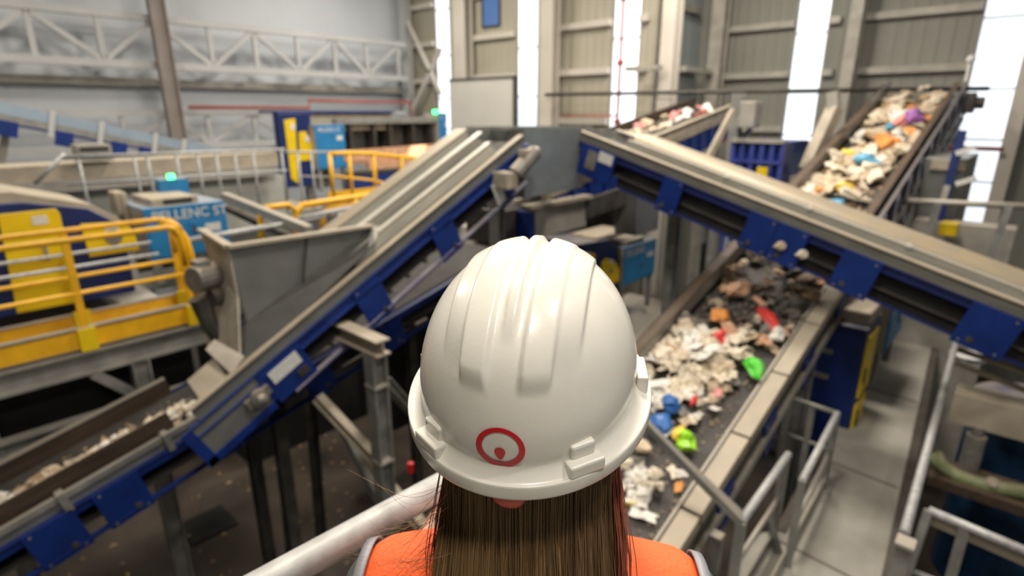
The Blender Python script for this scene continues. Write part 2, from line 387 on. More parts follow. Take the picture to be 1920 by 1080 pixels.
# --- the conveyor crossing the foreground on the right (runs along y)
INC_C = math.atan(.285)
OC = Vector((7.0, 5.0, 6.10)); MC = frame_v(OC, INC_C)
def sC(px, py): return (U(px, py, x=7.0).y - 5.0) / math.cos(INC_C)
t = thing('belt_conveyor', 'long blue conveyor with a rounded dusty cover sloping down across the right foreground', 'conveyor', OC, (0, -INC_C, PI / 2))
S0, S1 = -9.0, .07
def crail(name, y, m, z0=-.095, z1=0., lo=S0, hi=S1):
    a = MB(); w = .06 if y > -.5 else -.06
    a.box((lo, min(y, y - w), z1 - .018), (hi, max(y, y - w), z1)); a.box((lo, min(y, y - w), z0), (hi, max(y, y - w), z0 + .016))
    o = a.build(name, m, t, local=True)
    MB().box((lo, min(y - w * .3, y - w * .6), z0 + .016), (hi, max(y - w * .3, y - w * .6), z1 - .018)).build('rail_web', mat('web_navy', (.004, .012, .075), .5, 0, .2, 4), o, local=True)
    return o
crail('frame_rail', 0, mat('edge_blue', (.010, .022, .16), .45, 0, .16, 4, .35, (.12, .11, .22))); crail('frame_rail', -1.0, M['blue'])
MB().box((S0, -.03, -.425), (S1 - .5, 0, -.413)).box((S0, -.012, -.425), (S1 - .5, 0, -.395)).build('lower_rail', MATS['edge_blue'], t, local=True)
MB().box((S0, -1.0, -.375), (S1 - .5, -.95, -.355)).build('lower_rail', M['blue'], t, local=True)
MB().box((S0, -.02, .0), (S1, .0, .125)).build('side_skirt', M['groove'], t, local=True)
MB().box((S0, -.055, .125), (S1, .025, .142)).build('skirt_lip', M['beige'], t, local=True)
MB().box((S0, -1.0, .0), (S1, -.98, .135)).box((S0, -1.02, .125), (S1, -.9, .14)).build('side_skirt', M['lsteel'], t, local=True)
MB().box((S0, -.92, -.02), (S1 - .02, -.06, .01)).box((S0, -.92, -.30), (S1 - .3, -.06, -.28)).build('belt', M['rubber'], t, local=True)
MB().box((S0, -.12, -.455), (S1 - .75, -.10, -.02)).build('gap_shade', M['dark'], t, local=True)  # black sheet set inside so the frame openings read as dark
MB().tube([(S1 - .16, -.92, -.15), (S1 - .16, -.06, -.15)], .145, 20).build('head_drum', M['dsteel'], t, smooth=False, local=True)
hs = -.64
prof = [(-.06, .125), (-.10, .13), (-.12, .215), (-.17, .225), (-.19, .165), (-.24, .165)]
arc = [(-.55 + .31 * math.cos(a), .175 + .135 * math.sin(a)) for a in [PI * i / 12 for i in range(13)]]
top = prof + arc + [(-.9, .135)]
und = [(a, b - .012) for a, b in reversed(top)]
MB().yz(top + und, S0, hs).build('rounded_cover', M['cover'], t, local=True, label='rounded dusty beige cover')
MB().box((S0, -.165, .222), (hs, -.125, .236)).build('cover_lip', M['coverw'], t, local=True)
MB().box((S0, -.245, .160), (hs, -.188, .172)).box((S0, -.115, .128), (hs, -.055, .14)).build('cover_groove', M['groove'], t, local=True)
for i in range(7):
    s = sC(1500, 392) - (i - 1) * 1.05
    MB().box((s - .03, -.20, .216), (s + .03, -.09, .245)).build('cover_clip', M['coverw'], t, local=True)
for (px, py, w) in ((1265, 360, .30), (1432, 437, .36), (1488, 458, .36), (1617, 508, .40), (1868, 615, .44)):
    side_plate(t, sC(px, py), .0, 1, w, -.46, .005)
for s in (-6.4, -7.6): side_plate(t, s, 0, 1, .5, -.46, .005)
for (px, py) in ((1265, 360), (1432, 437), (1617, 508), (1868, 615)):
    MB().box((sC(px, py) - .2, -1.03, -.4), (sC(px, py) + .2, -1.0, 0)).build('side_plate', M['blue'], t, local=True)
s = sC(1128, 300)
p = MB().box((s - .28, 0, -.44), (s + .32, .03, 0.005)).build('side_plate', M['blue'], t, .006, local=True)
MB().box((s + .02, .03, -.32), (s + .19, .045, -.06)).build('bearing_cover', M['motor'], p, local=True)
label_plate(p, s - .12, .03, 1, .24, -.16, -.02)
for i in range(26): # carrying rollers under the belt
    s = -.5 - i * .33
    MB().tube([(s, -.9, -.33), (s, -.13, -.33)], .028, 8).build('roller', M['dsteel'], t, local=True)
def ptC(s, y, z): return MC @ Vector((s, y, z))
for s, ys in ((-1.25, (-.88,)), (-7.2, (-.12, -.88))):
    for y in ys:
        a = ptC(s, y, -.36); MB().ibeam((a.x, a.y, 0), a, .14, .14, .016, up=(1, 0, 0)).build('leg', M['steel'], t)

# --- the left conveyor with the hopper (runs along x, steep)
INC_L = math.radians(26.8)
OL = Vector((1.76, 5.2, 3.97)); ML = frame_u(OL, INC_L)
def sL(px, py): return (U(px, py, y=5.2) - OL).dot(Vector((math.cos(INC_L), 0, math.sin(INC_L))))
tl = thing('belt_conveyor', 'steep blue conveyor with ribbed pale covers rising from the grey hopper', 'conveyor', OL, (0, -INC_L, 0))
t = tl; L0, L1 = -.42, 4.75
MB().box((L0, 0, -.13), (L1, .02, 0)).box((L0, -.03, -.014), (L1, .05, 0)).box((L0, -.03, -.13), (L1, .05, -.116)).build('frame_rail', M['blue'], t, local=True)
MB().box((.3, 1.0, -.13), (L1, 1.02, 0)).build('frame_rail', M['blue'], t, local=True)
MB().box((L0 + .9, -.01, -.50), (L1 - .25, .03, -.455)).box((L0 + .9, -.045, -.458), (L1 - .25, .03, -.448)).build('lower_rail', mat('lilac_rail', (.10, .10, .24), .5, 0, .15, 4, .9, (.40, .37, .36)), t, local=True, label='thin lower rail with dusty top')
MB().box((L0 + .9, .97, -.50), (L1 - .3, 1.01, -.455)).build('lower_rail', M['blue'], t, local=True)
MB().box((L0 + .1, 0, 0), (L1 - .05, .02, .14)).build('side_skirt', M['hopper'], t, local=True)
MB().box((L0 + .1, -.03, .14), (L1 - .05, .04, .155)).build('skirt_lip', M['beige'], t, local=True)
MB().box((L0 + .6, .04, .13), (L1 - .05, .09, .142)).build('cover_groove', M['groove'], t, local=True)
MB().box((.3, 1.0, 0), (L1 - .05, 1.02, .15)).build('side_skirt', M['hopper'], t, local=True)
MB().box((.3, .08, -.02), (L1 - .05, .94, .01)).box((.3, .08, -.36), (L1 - .1, .94, -.34)).build('belt', M['rubber'], t, local=True)
for s in (.34, L1 - .05): MB().tube([(s, .06, -.17), (s, .96, -.17)], .17, 20).build('drum', M['dsteel'], t, local=True)
c0, c1 = 1.78, 4.25
ribs = [(.09, .15), (.14, .24), (.22, .26), (.25, .20), (.29, .20), (.32, .33), (.41, .36), (.44, .30), (.50, .30), (.54, .40), (.78, .42), (1.0, .15)]
und = [(a, b - .015) for a, b in reversed(ribs)]
MB().yz(ribs + und, c0, c1).build('ribbed_cover', M['cover'], t, local=True, label='ribbed dusty cover')
MB().box((c0 - .02, .15, .258), (c1 + .02, .225, .275)).build('cover_rib', M['coverw'], t, local=True)
MB().box((c0 - .02, .325, .352), (c1 + .1, .415, .375)).build('cover_rib', M['coverw'], t, local=True)
MB().box((c0 - .02, .55, .405), (c1 + .06, .78, .432)).build('cover_rib', M['cover'], t, local=True)
MB().box((c0, .245, .198), (c1, .295, .21)).box((c0, .435, .298), (c1, .51, .31)).build('cover_groove', M['groove'], t, local=True)
for (px, py, w) in ((688, 545, .36), (826, 425, .36), (937, 330, .32)):
    side_plate(t, sL(px, py), 0, -1, w, -.52, .005)
s = sL(937, 345); label_plate(t, s - .1, -.03, -1, .16, -.42, -.12)
# tail end with bearing unit and notice plate
st = sL(525, 685)
p = MB().box((st - .22, -.03, -.44), (st + .26, 0, .005)).build('side_plate', M['blue'], t, .006, local=True)
label_plate(p, st + .02, -.03, -1, .34, -.22, -.08)
MB().box((st + .08, -.045, -.36), (st + .2, -.03, -.28)).build('switch_box', M['dsteel'], p, local=True)
sb = sL(475, 735)
p = MB().box((L0 - .1, -.025, -.46), (st - .2, 0, -.37)).box((L0 - .1, -.025, -.46), (L0, 0, .0)).box((st - .26, -.025, -.46), (st - .2, 0, .0)).build('tail_frame', M['blue'], t, .006, local=True)
q = MB().box((L0, -.012, -.37), (st - .25, .0, -.02)).build('tail_plate', M['hopper'], t, local=True)
MB().tube([(sb, -.10, -.2), (sb, 0, -.2)], .085, 14).ball((sb, -.1, -.2), .06).build('bearing_housing', M['motor'], q, local=True)
MB().box((sb - .13, -.06, -.25), (sb + .13, -.01, -.15)).build('bearing_foot', M['motor'], q, local=True)
MB().tube([(sb - .02, -.14, -.2), (sb - .02, 0, -.2)], .025, 8).build('shaft_end', M['white'], q, local=True)
for i in range(13):
    s = L0 + .9 + i * .3
    MB().tube([(s, .08, -.39), (s, .94, -.39)], .028, 8).build('roller', M['dsteel'], t, local=True)
a = sL(645, 590)
MB().box((a - .12, .1, -.42), (a + .12, .4, -.38)).build('scraper', M['beige'], t, local=True)
def ptL(s, y, z): return ML @ Vector((s, y, z))
# head motor with gearbox
g = thing('drive_motor', 'dusty beige drive motor at the head of the steep conveyor', 'motor', (5.6, 4.8, 5.6))
c = U(985, 305, y=4.95)
d = Vector((.35, -.05, .28)).normalized()
MB().tube([c - d * .22, c + d * .2], .105, 14).tube([c + d * .2, c + d * .26], [.09, .06], 14).build('motor_barrel', M['motor'], g)
MB().box(tuple(c - d * .34 - Vector((.11, .06, .11))), tuple(c - d * .34 + Vector((.11, .22, .11)))).build('gearbox', M['beige'], g, .02)
MB().box(tuple(c + Vector((-.08, -.06, .08))), tuple(c + Vector((.06, .06, .17)))).build('terminal_box', M['beige'], g, .01)
MB().tube([c - d * .34 + Vector((0, .1, 0)), c - d * .34 + Vector((0, .45, 0))], .03, 8).build('shaft', M['dsteel'], g)

# hopper over the lower part of the steep conveyor
hp = thing('feed_hopper', 'open grey steel hopper on the steep conveyor beside the yellow rails', 'hopper', (2.2, 5.3, 4.3))
RZ = 5.30
A = U(430, 463, z=RZ); Bq = U(696, 424, y=A.y); Cc = U(377, 432, z=RZ)
y0, y1 = A.y, Cc.y
low0 = U(458, 692, y=5.24); low1 = U(690, 470, y=5.24); mid0 = U(460, 600, y=A.y - .02); mid1 = U(690, 432, y=A.y - .02)
MB().add([A, Bq, U(694, 432, y=A.y), U(462, 603, y=A.y)], [(0, 1, 2, 3)]).build('upper_face', M['hopper'], hp).modifiers.new('thick', 'SOLIDIFY').thickness = .012
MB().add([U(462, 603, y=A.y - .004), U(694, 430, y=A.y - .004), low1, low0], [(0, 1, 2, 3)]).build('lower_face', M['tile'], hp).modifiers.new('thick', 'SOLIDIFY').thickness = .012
MB().bar(A + Vector((-.03, -.02, .01)), Bq + Vector((0, -.02, .01)), .09, .03).build('rim', M['beige'], hp)
MB().bar(A + Vector((-.01, 0, .01)), Cc + Vector((0, 0, .01)), .08, .03).build('rim', M['beige'], hp)
m0 = U(448, 557, y=A.y + .0); m1 = Vector((m0.x, y1, m0.z + .15)); l0 = Vector((low0.x, 5.3, low0.z)); l1 = Vector((low0.x, 6.1, low0.z))
MB().add([A, Cc, Vector((Cc.x + .05, y1, m1.z)), m0], [(0, 1, 2, 3)]).build('end_plate', M['plate'], hp, label='dusty beige end plate').modifiers.new('thick', 'SOLIDIFY').thickness = .015
MB().add([m0, m1, l1, l0], [(0, 1, 2, 3)]).build('end_plate', M['plate'], hp, label='dusty beige end plate, lower half').modifiers.new('thick', 'SOLIDIFY').thickness = .015
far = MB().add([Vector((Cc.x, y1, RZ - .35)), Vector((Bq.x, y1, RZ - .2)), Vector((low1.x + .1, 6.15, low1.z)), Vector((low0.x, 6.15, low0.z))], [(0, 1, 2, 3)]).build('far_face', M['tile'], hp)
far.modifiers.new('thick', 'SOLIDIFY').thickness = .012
MB().bar(U(575, 445, y=A.y - .02), U(563, 590, y=A.y - .06), .02, .015).build('seam', M['tile'], hp)
e = U(690, 465, y=5.22)
MB().add([Bq, Bq + Vector((.12, .0, -.0)), e + Vector((.1, 0, .05)), e], [(0, 1, 2, 3)]).build('front_plate', M['hopper'], hp)
# chute lip below the hopper
ch = thing('chute_plate', 'beige deflector plate under the hopper over the lower belt', 'chute', (1.6, 5.6, 3.9))
MB().add([U(385, 655, y=5.45), U(402, 636, y=5.45), U(458, 668, y=5.2), U(434, 702, y=5.2)], [(0, 1, 2, 3)]).build('upper_plate', M['plate'], ch).modifiers.new('thick', 'SOLIDIFY').thickness = .02
MB().add([U(352, 715, y=5.5), U(402, 672, y=5.5), U(436, 722, y=5.22), U(386, 764, y=5.22)], [(0, 1, 2, 3)]).build('lower_plate', M['beige'], ch).modifiers.new('thick', 'SOLIDIFY').thickness = .02
# motor on the hopper's left end
g = thing('agitator_motor', 'round grey gear motor mounted left of the hopper end plate', 'motor', (1.9, 5.9, 4.6))
c = U(378, 520, y=5.9)
MB().tube([c + Vector((-.1, -.06, 0)), c + Vector((.14, .02, 0))], .135, 16).build('motor_barrel', M['motor'], g, .015)
MB().tube([c + Vector((.02, -.1, -.2)), c + Vector((.2, -.05, -.2))], .09, 14).build('gearbox', M['dsteel'], g, .01)
MB().box(tuple(c + Vector((-.06, -.08, .11))), tuple(c + Vector((.08, .06, .18)))).build('terminal_box', M['motor'], g, .01)
MB().tube([c + Vector((-.05, 0, -.2)), c + Vector((.0, 0, -.5)), c + Vector((.1, 0, -.75))], [.10, .08, .07], 10).build('mount', M['dsteel'], g)

# --- lower left conveyor (runs along x, gentle slope)
INC_K = math.atan(.243)
OK_ = Vector((0.0, 5.9, 2.95)); MK = frame_u(OK_, INC_K)
def sK(px, py): return (U(px, py, y=5.9) - OK_).dot(Vector((math.cos(INC_K), 0, math.sin(INC_K))))
t = thing('belt_conveyor', 'low dark conveyor with a line of pale waste at the lower left', 'conveyor', OK_, (0, -INC_K, 0))
K0, K1 = -2.6, 6.4
MB().box((K0, 0, -.1), (K1, .02, 0)).box((K0, -.025, -.014), (K1, .05, 0)).build('frame_rail', M['blue'], t, local=True)
MB().box((K0, 1.12, -.1), (K1, 1.14, 0)).build('frame_rail', M['blue'], t, local=True)
MB().box((K0, -.01, -.42), (K1, .03, -.385)).box((K0, -.04, -.39), (K1, .03, -.38)).build('lower_rail', M['blue'], t, local=True)
MB().box((K0, 0.0, .10), (1.78, .05, .16)).box((K0, .04, .0), (1.78, .055, .16)).build('side_skirt', M['steel'], t, local=True)
MB().box((K0, .14, .02), (1.55, .16, .30)).build('inner_skirt', M['brown'], t, local=True)
MB().box((K0, 1.06, .0), (1.8, 1.08, .20)).build('far_skirt', M['brown'], t, local=True)
MB().box((K0, 1.05, .2), (1.8, 1.12, .215)).build('skirt_lip', M['lsteel'], t, local=True)
MB().box((K0, .08, -.02), (K1, 1.05, .01)).box((K0, .08, -.30), (K1, 1.05, -.28)).build('belt', M['rubber'], t, local=True)
MB().tube([(K1, .06, -.15), (K1, 1.08, -.15)], .15, 20).build('head_drum', M['dsteel'], t, local=True)
for (px, py, w) in ((107, 1008, .40), (232, 935, .40), (420, 822, .36), (600, 715, .36), (735, 630, .36), (860, 560, .36)):
    side_plate(t, sK(px, py), 0, -1, w, -.44, .005)
for (px, py) in ((128, 950), (320, 835)):
    s = sK(px, py); MB().box((s - .03, -.03, -.02), (s + .03, .08, .18)).build('clamp', M['steel'], t, local=True)
for s in (-1.4, 2.5, 5.2):
    for y in (.12, 1.0):
        a = MK @ Vector((s, y, -.38)); MB().ibeam((a.x, a.y, 0), a, .14, .14, .015, up=(0, 1, 0)).build('leg', M['dsteel'], t)

# --- the wide waste belt (runs along x, passes under the crossing conveyor)
INC_W = math.radians(16.6)
OW = Vector((3.0, 1.78, 2.744)); MW = frame_u(OW, INC_W)
t = thing('waste_belt', 'wide inclined belt carrying mixed plastic waste up to the far right wall', 'conveyor', OW, (0, -INC_W, 0))
W0, W1 = -.9, 14.4; WD = 1.28
MB().box((W0, 0, -.02), (W1, WD, 0)).box((W0, 0, -.34), (W1, WD, -.32)).build('belt', M['rubber'], t, local=True)
MB().tube([(W1, 0, -.17), (W1, WD, -.17)], .17, 20).build('head_drum', M['dsteel'], t, local=True)
MB().box((W0, WD, .10), (W1, WD + .025, .30)).build('left_skirt', M['lsteel'], t, local=True)
MB().box((W0, WD, -.05), (W1, WD + .02, .10)).build('skirt_shadow', M['dark'], t, local=True)  # black strip painting the shadow along the foot of the skirt
MB().box((W0, WD - .02, .30), (W1, WD + .13, .315)).box((W0, WD + .11, .1), (W1, WD + .13, .315)).build('left_flange', M['brown'], t, local=True)
MB().box((W0, -.025, -.05), (6.2, 0, .12)).box((6.2, -.025, -.05), (W1, 0, .30)).build('right_skirt', M['lsteel'], t, local=True)
MB().box((6.2, -.09, .30), (W1, .02, .315)).build('right_flange', M['brown'], t, local=True)
s = W0
while s < 6.3:
    MB().box((s, -.215, .10), (s + 1.02, -.045, .125)).box((s, -.222, .0), (s + 1.02, -.209, .125)).build('side_cover', M['beige'], t, .004, local=True)
    s += 1.05
MB().box((W0, -.24, -.32), (W1, -.20, -.22)).build('frame_rail', M['lsteel'], t, local=True)
MB().box((W0, WD + .1, -.40), (W1, WD + .16, -.06)).build('frame_rail', M['dsteel'], t, local=True)
MB().box((W0, -.2, -.22), (6.2, -.17, .0)).build('side_web', M['dsteel'], t, local=True)
for s in (.6, 1.7, 2.8, 4.0, 5.2): side_plate(t, s, -.2, -1, .34, -.5, -.06)
mb = MB().bar((7.0, -.16, .18), (W1, -.16, .18), .05, .07).bar((7.0, -.24, -.5), (W1, -.24, -.5), .05, .08)
mb.build('lattice_chord', mat('lattice_lilac', (.24, .24, .30), .5, .3, .15, 4, .5), t, local=True)
s = 7.0
while s < W1 - .5:
    MB().bar((s, -.24, -.48), (s + .38, -.18, .16), .04, .06).build('lattice_brace', MATS['lattice_lilac'], t, local=True)
    MB().bar((s + .42, -.18, .16), (s + .8, -.24, -.48), .04, .06).build('lattice_brace', MATS['lattice_lilac'], t, local=True)
    s += .85
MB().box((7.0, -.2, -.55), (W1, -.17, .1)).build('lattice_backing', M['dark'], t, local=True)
MB().box((12.6, WD - .03, .31), (W1, WD - .01, .42)).build('edge_strip', M['chute'], t, local=True, label='bluish edge strip')
for s in (.3, 4.3, 8.2, 12.2):
    for y in (-.12, WD + .1):
        a = MW @ Vector((s, y, -.4)); MB().ibeam((a.x, a.y, 0), a, .16, .16, .016, up=(0, 1, 0)).build('leg', M['steel'], t)
g = thing('head_drive', 'dark drive unit at the top of the wide waste belt', 'motor', tuple(MW @ Vector((W1, -.4, 0))))
a = MW @ Vector((W1 - .1, -.42, -.12)); MB().tube([a, a + Vector((.0, -.16, 0))], .13, 14).build('motor_barrel', M['dsteel'], g)
MB().box(tuple(a + Vector((-.2, .0, -.22))), tuple(a + Vector((.2, .18, .22)))).build('gearbox', M['dsteel'], g, .02)
a = MW @ Vector((W1 - .3, -.2, .4)); MB().tube([a, a + Vector((.03, 0, .42))], .035, 8).ball(a + Vector((.03, 0, .45)), .09).build('warning_lamp', M['white'], g)

# --- far conveyor rising behind the crossing one
INC_F = math.atan2(U(1370, 210, y=6.0).z - U(1240, 265, y=6.0).z, U(1370, 210, y=6.0).x - U(1240, 265, y=6.0).x)
OF = U(1240, 265, y=6.0); MF = frame_u(OF, INC_F)
t = thing('belt_conveyor', 'far conveyor with blue ribbed side carrying pale waste towards the grey post', 'conveyor', OF, (0, -INC_F, 0))
F0, F1 = -4.0, 3.7
MB().box((F0, 0, 0), (F1, .02, .16)).box((F0, -.04, .15), (F1, .06, .17)).box((F0, -.03, -.16), (F1, 0, .0)).build('side_skirt', M['beige'], t, local=True)
MB().box((F0, 1.0, 0), (F1, 1.03, .34)).build('far_skirt', M['brown'], t, local=True)
MB().box((F0, .02, .06), (F1, 1.0, .09)).build('belt', M['rubber'], t, local=True)
MB().box((F0, 0, -.62), (F1, .03, -.16)).build('side_panel', M['blue'], t, local=True)
s = F0 + .3
while s < F1:
    MB().box((s, -.05, -.62), (s + .06, 0, -.16)).build('side_rib', M['blue'], t, local=True); s += .5
for s in (2.8,):
    for y in (.1, .9):
        a = MF @ Vector((s, y, -.6)); MB().ibeam((a.x, a.y, 0), a, .14, .14, .015).build('leg', M['steel'], t)

# --- upper left conveyor far away
a, b = U(0, 192, y=16.0), U(345, 264, y=16.0)
INC_U = math.atan2(b.z - a.z, b.x - a.x); OU = a; MU = frame_u(OU, INC_U)
t = thing('belt_conveyor', 'far pale blue-grey conveyor sloping down at the upper left', 'conveyor', OU, (0, -INC_U, 0))
ln = (b - a).length
MB().box((-4, 0, -.22), (ln + 1.4, .03, 0)).build('side_cover', mat('far_cover_blue', (.33, .42, .52), .4, .2, .08, 2, .3), t, local=True)
MB().box((-4, 0, -.36), (ln + 1.4, .04, -.22)).build('frame_rail', M['steel'], t, local=True)
MB().box((-4, -.01, -.42), (ln + 1.4, .03, -.37)).build('lower_rail', M['navy'], t, local=True)
MB().box((-4, .05, -.1), (ln + 1.4, 1.0, -.02)).build('belt', M['rubber'], t, local=True)
for px, py in ((15, 235), (121, 253), (224, 267), (275, 275)):
    s = (U(px, py, y=16.0) - OU).dot(Vector((math.cos(INC_U), 0, math.sin(INC_U))))
    MB().box((s - .16, -.04, -.66), (s + .16, 0, -.34)).build('side_plate', M['blue'], t, local=True)
for px, py in ((98, 215), (190, 235), (291, 255), (345, 262)):
    s = (U(px, py, y=16.0) - OU).dot(Vector((math.cos(INC_U), 0, math.sin(INC_U))))
    MB().box((s - .05, -.05, -.5), (s + .05, 0, .05)).build('post', M['truss'], t, local=True)
for s in (0.2, 3.0):
    a = MU @ Vector((s, .5, -.4)); MB().bar((a.x - .9, a.y, 3.5), a, .12, .12).bar((a.x - .9, a.y, 0), (a.x - .9, a.y, 3.5), .14, .14).build('leg', M['lsteel'], t)
# ------------------------------------------------------------------ central chute where both conveyors end
c = thing('transfer_chute', 'bluish steel transfer chute between the two conveyor heads', 'chute', (6.7, 5.6, 4.6))
P = [U(975, 238, x=6.35), U(1090, 238, x=6.35 + .62), None, None]
a0, a1 = U(984, 240, y=5.55), U(1092, 240, y=5.25)
b1, b0 = U(1087, 352, y=5.25), U(985, 372, y=5.55)
f = MB().add([a0, a1, b1, b0], [(0, 1, 2, 3)]).build('front_plate', M['chute'], c); f.modifiers.new('thick', 'SOLIDIFY').thickness = .02
f = MB().add([a1, a1 + Vector((.15, .8, 0)), b1 + Vector((.15, .8, 0)), b1], [(0, 1, 2, 3)]).build('side_plate', M['hopper'], c); f.modifiers.new('thick', 'SOLIDIFY').thickness = .02
f = MB().add([a0, a0 + Vector((.1, .9, 0)), b0 + Vector((.1, .9, 0)), b0], [(0, 1, 2, 3)]).build('side_plate', M['hopper'], c); f.modifiers.new('thick', 'SOLIDIFY').thickness = .02
MB().bar(a0 + Vector((-.7, .45, .0)), a1 + Vector((.5, .2, .0)), .06, .05).build('rim', M['steel'], c)
MB().bar(a1 + Vector((0, -.02, 0)), b1 + Vector((0, -.02, 0)), .05, .04).build('rib', M['steel'], c)
f = MB().add([U(865, 240, y=6.3), U(985, 240, y=6.3), U(985, 330, y=6.3), U(880, 330, y=6.3)], [(0, 1, 2, 3)]).build('back_plate', M['hopper'], c); f.modifiers.new('thick', 'SOLIDIFY').thickness = .02
f = MB().add([U(1092, 240, y=5.9), U(1160, 243, y=5.9), U(1160, 300, y=5.9), U(1092, 330, y=5.9)], [(0, 1, 2, 3)]).build('wing_plate', M['steel'], c); f.modifiers.new('thick', 'SOLIDIFY').thickness = .02

# cross conveyor under the chute (beige end box with blue edge)
t = thing('cross_conveyor', 'short dusty conveyor with a blue end under the transfer chute', 'conveyor', (7.4, 6.0, 4.4))
a, b = U(1000, 392, y=5.9), U(1096, 372, y=5.9); d_, e_ = U(1096, 423, y=5.9), U(1003, 447, y=5.9)
f = MB().add([a, b, d_, e_], [(0, 1, 2, 3)]).build('side_panel', M['lsteel'], t); f.modifiers.new('thick', 'SOLIDIFY').thickness = .03
MB().bar(a + Vector((-.2, .0, .05)), b + Vector((.1, .0, .03)), .22, .06).build('top_flange', M['beige'], t)
MB().bar(a + Vector((-.15, .5, .06)), b + Vector((-.1, .5, .06)), .1, .06).build('top_flange', M['beige'], t)
MB().box(tuple(e_ + Vector((-.13, -.03, .02))), tuple(a + Vector((.0, .35, -.05)))).build('end_plate', M['blue'], t)
MB().box(tuple(e_ + Vector((-.5, .3, -.1))), tuple(b + Vector((.1, 1.1, -.05)))).build('belt', M['rubber'], t)
MB().bar(b + Vector((.0, .0, -.2)), b + Vector((2.2, .0, .0)), .1, .35).build('side_beam', M['dsteel'], t)
for x in (a.x,): MB().ibeam((x, 6.6, 0), (x, 6.6, a.z - .5), .14, .14).build('leg', M['steel'], t)
p = U(932, 420, y=5.9)
tag(MB().ibeam((p.x, p.y, 0), U(932, 372, y=5.9) + Vector((0, 0, .25)), .17, .17, .02, up=(1, 0, 0)).build('steel_post', M['steel']), 'grey steel post under the head of the steep conveyor', 'post')
tag(MB().box(tuple(U(1195, 395, y=5.6) + Vector((0, 0, -.5))), tuple(U(1195, 395, y=5.6) + Vector((.9, .5, .35)))).build('sheet_guard', M['hopper'], bevel=.01), 'grey sheet guard under the crossing conveyor beside its left post', 'guard')
tag(MB().box((11.5, 9.0, 0), (14.6, 11.5, 4.6)).build('dark_fill', M['dark'], bevel=.02), 'black block added as dark backing behind the small sorter', 'housing')  # plain black block put in as a dark backdrop
tag(MB().bar((9.4, 8.6, 4.2), (14.0, 8.6, 4.6), .4, .35).build('shadowed_duct', M['dsteel'], bevel=.02), 'dark sloping duct above the small sorter in the middle', 'duct')

# ------------------------------------------------------------------ optical sorters
def sorter(x0, y, z0, w, h, dep, label, door_px, hood=True, foot=None):
    """navy body with an arched hood, yellow doors on the face that looks along -y"""
    t = thing('sorting_machine', label, 'machine', (x0 + w / 2, y + dep / 2, z0))
    prof = [(x0, z0), (x0 + w, z0), (x0 + w, z0 + h * .62), (x0 + w * .9, z0 + h * .8), (x0 + w * .72, z0 + h * .9), (x0, z0 + h * .93)]
    MB().xz(prof, y, y + dep).build('body', M['navy'], t, .02)
    if hood:
        top = [(x0 - .02, z0 + h * .935), (x0 + w * .5, z0 + h * 1.0), (x0 + w * .7, z0 + h * .98), (x0 + w * .92, z0 + h * .82), (x0 + w * 1.01, z0 + h * .64), (x0 + w * .95, z0 + h * .64), (x0 + w * .86, z0 + h * .79), (x0 + w * .7, z0 + h * .88), (x0 - .02, z0 + h * .9)]
        MB().xz(top, y + .06, y + dep + .02).build('hood', M['beige'], t, .01, label='dusty beige hood')
    for (pts, disc) in door_px:
        q = [U(px, py, y=y - .02) for px, py in pts]
        n = len(q)
        dr = MB().prism([(v.x, v.z) for v in q], lambda a, b: (a, y - .03, b), lambda a, b: (a, y, b)).build('door', M['yellow'], t, .008, label='yellow door')
        cx = sum(v.x for v in q) / n; cz = sum(v.z for v in q) / n; zt = max(v.z for v in q)
        if disc: MB().tube([(cx, y - .045, cz), (cx, y - .03, cz)], .09 * disc, 20).build('disc', M['motor'], dr)
        else: MB().box((cx - .03, y - .055, cz - .1), (cx + .0, y - .03, cz + .1)).build('handle', M['steel'], dr)
        MB().box((cx - .07, y - .04, zt - .16), (cx + .07, y - .03, zt - .06)).build('notice_plate', M['white'], dr)
    return t
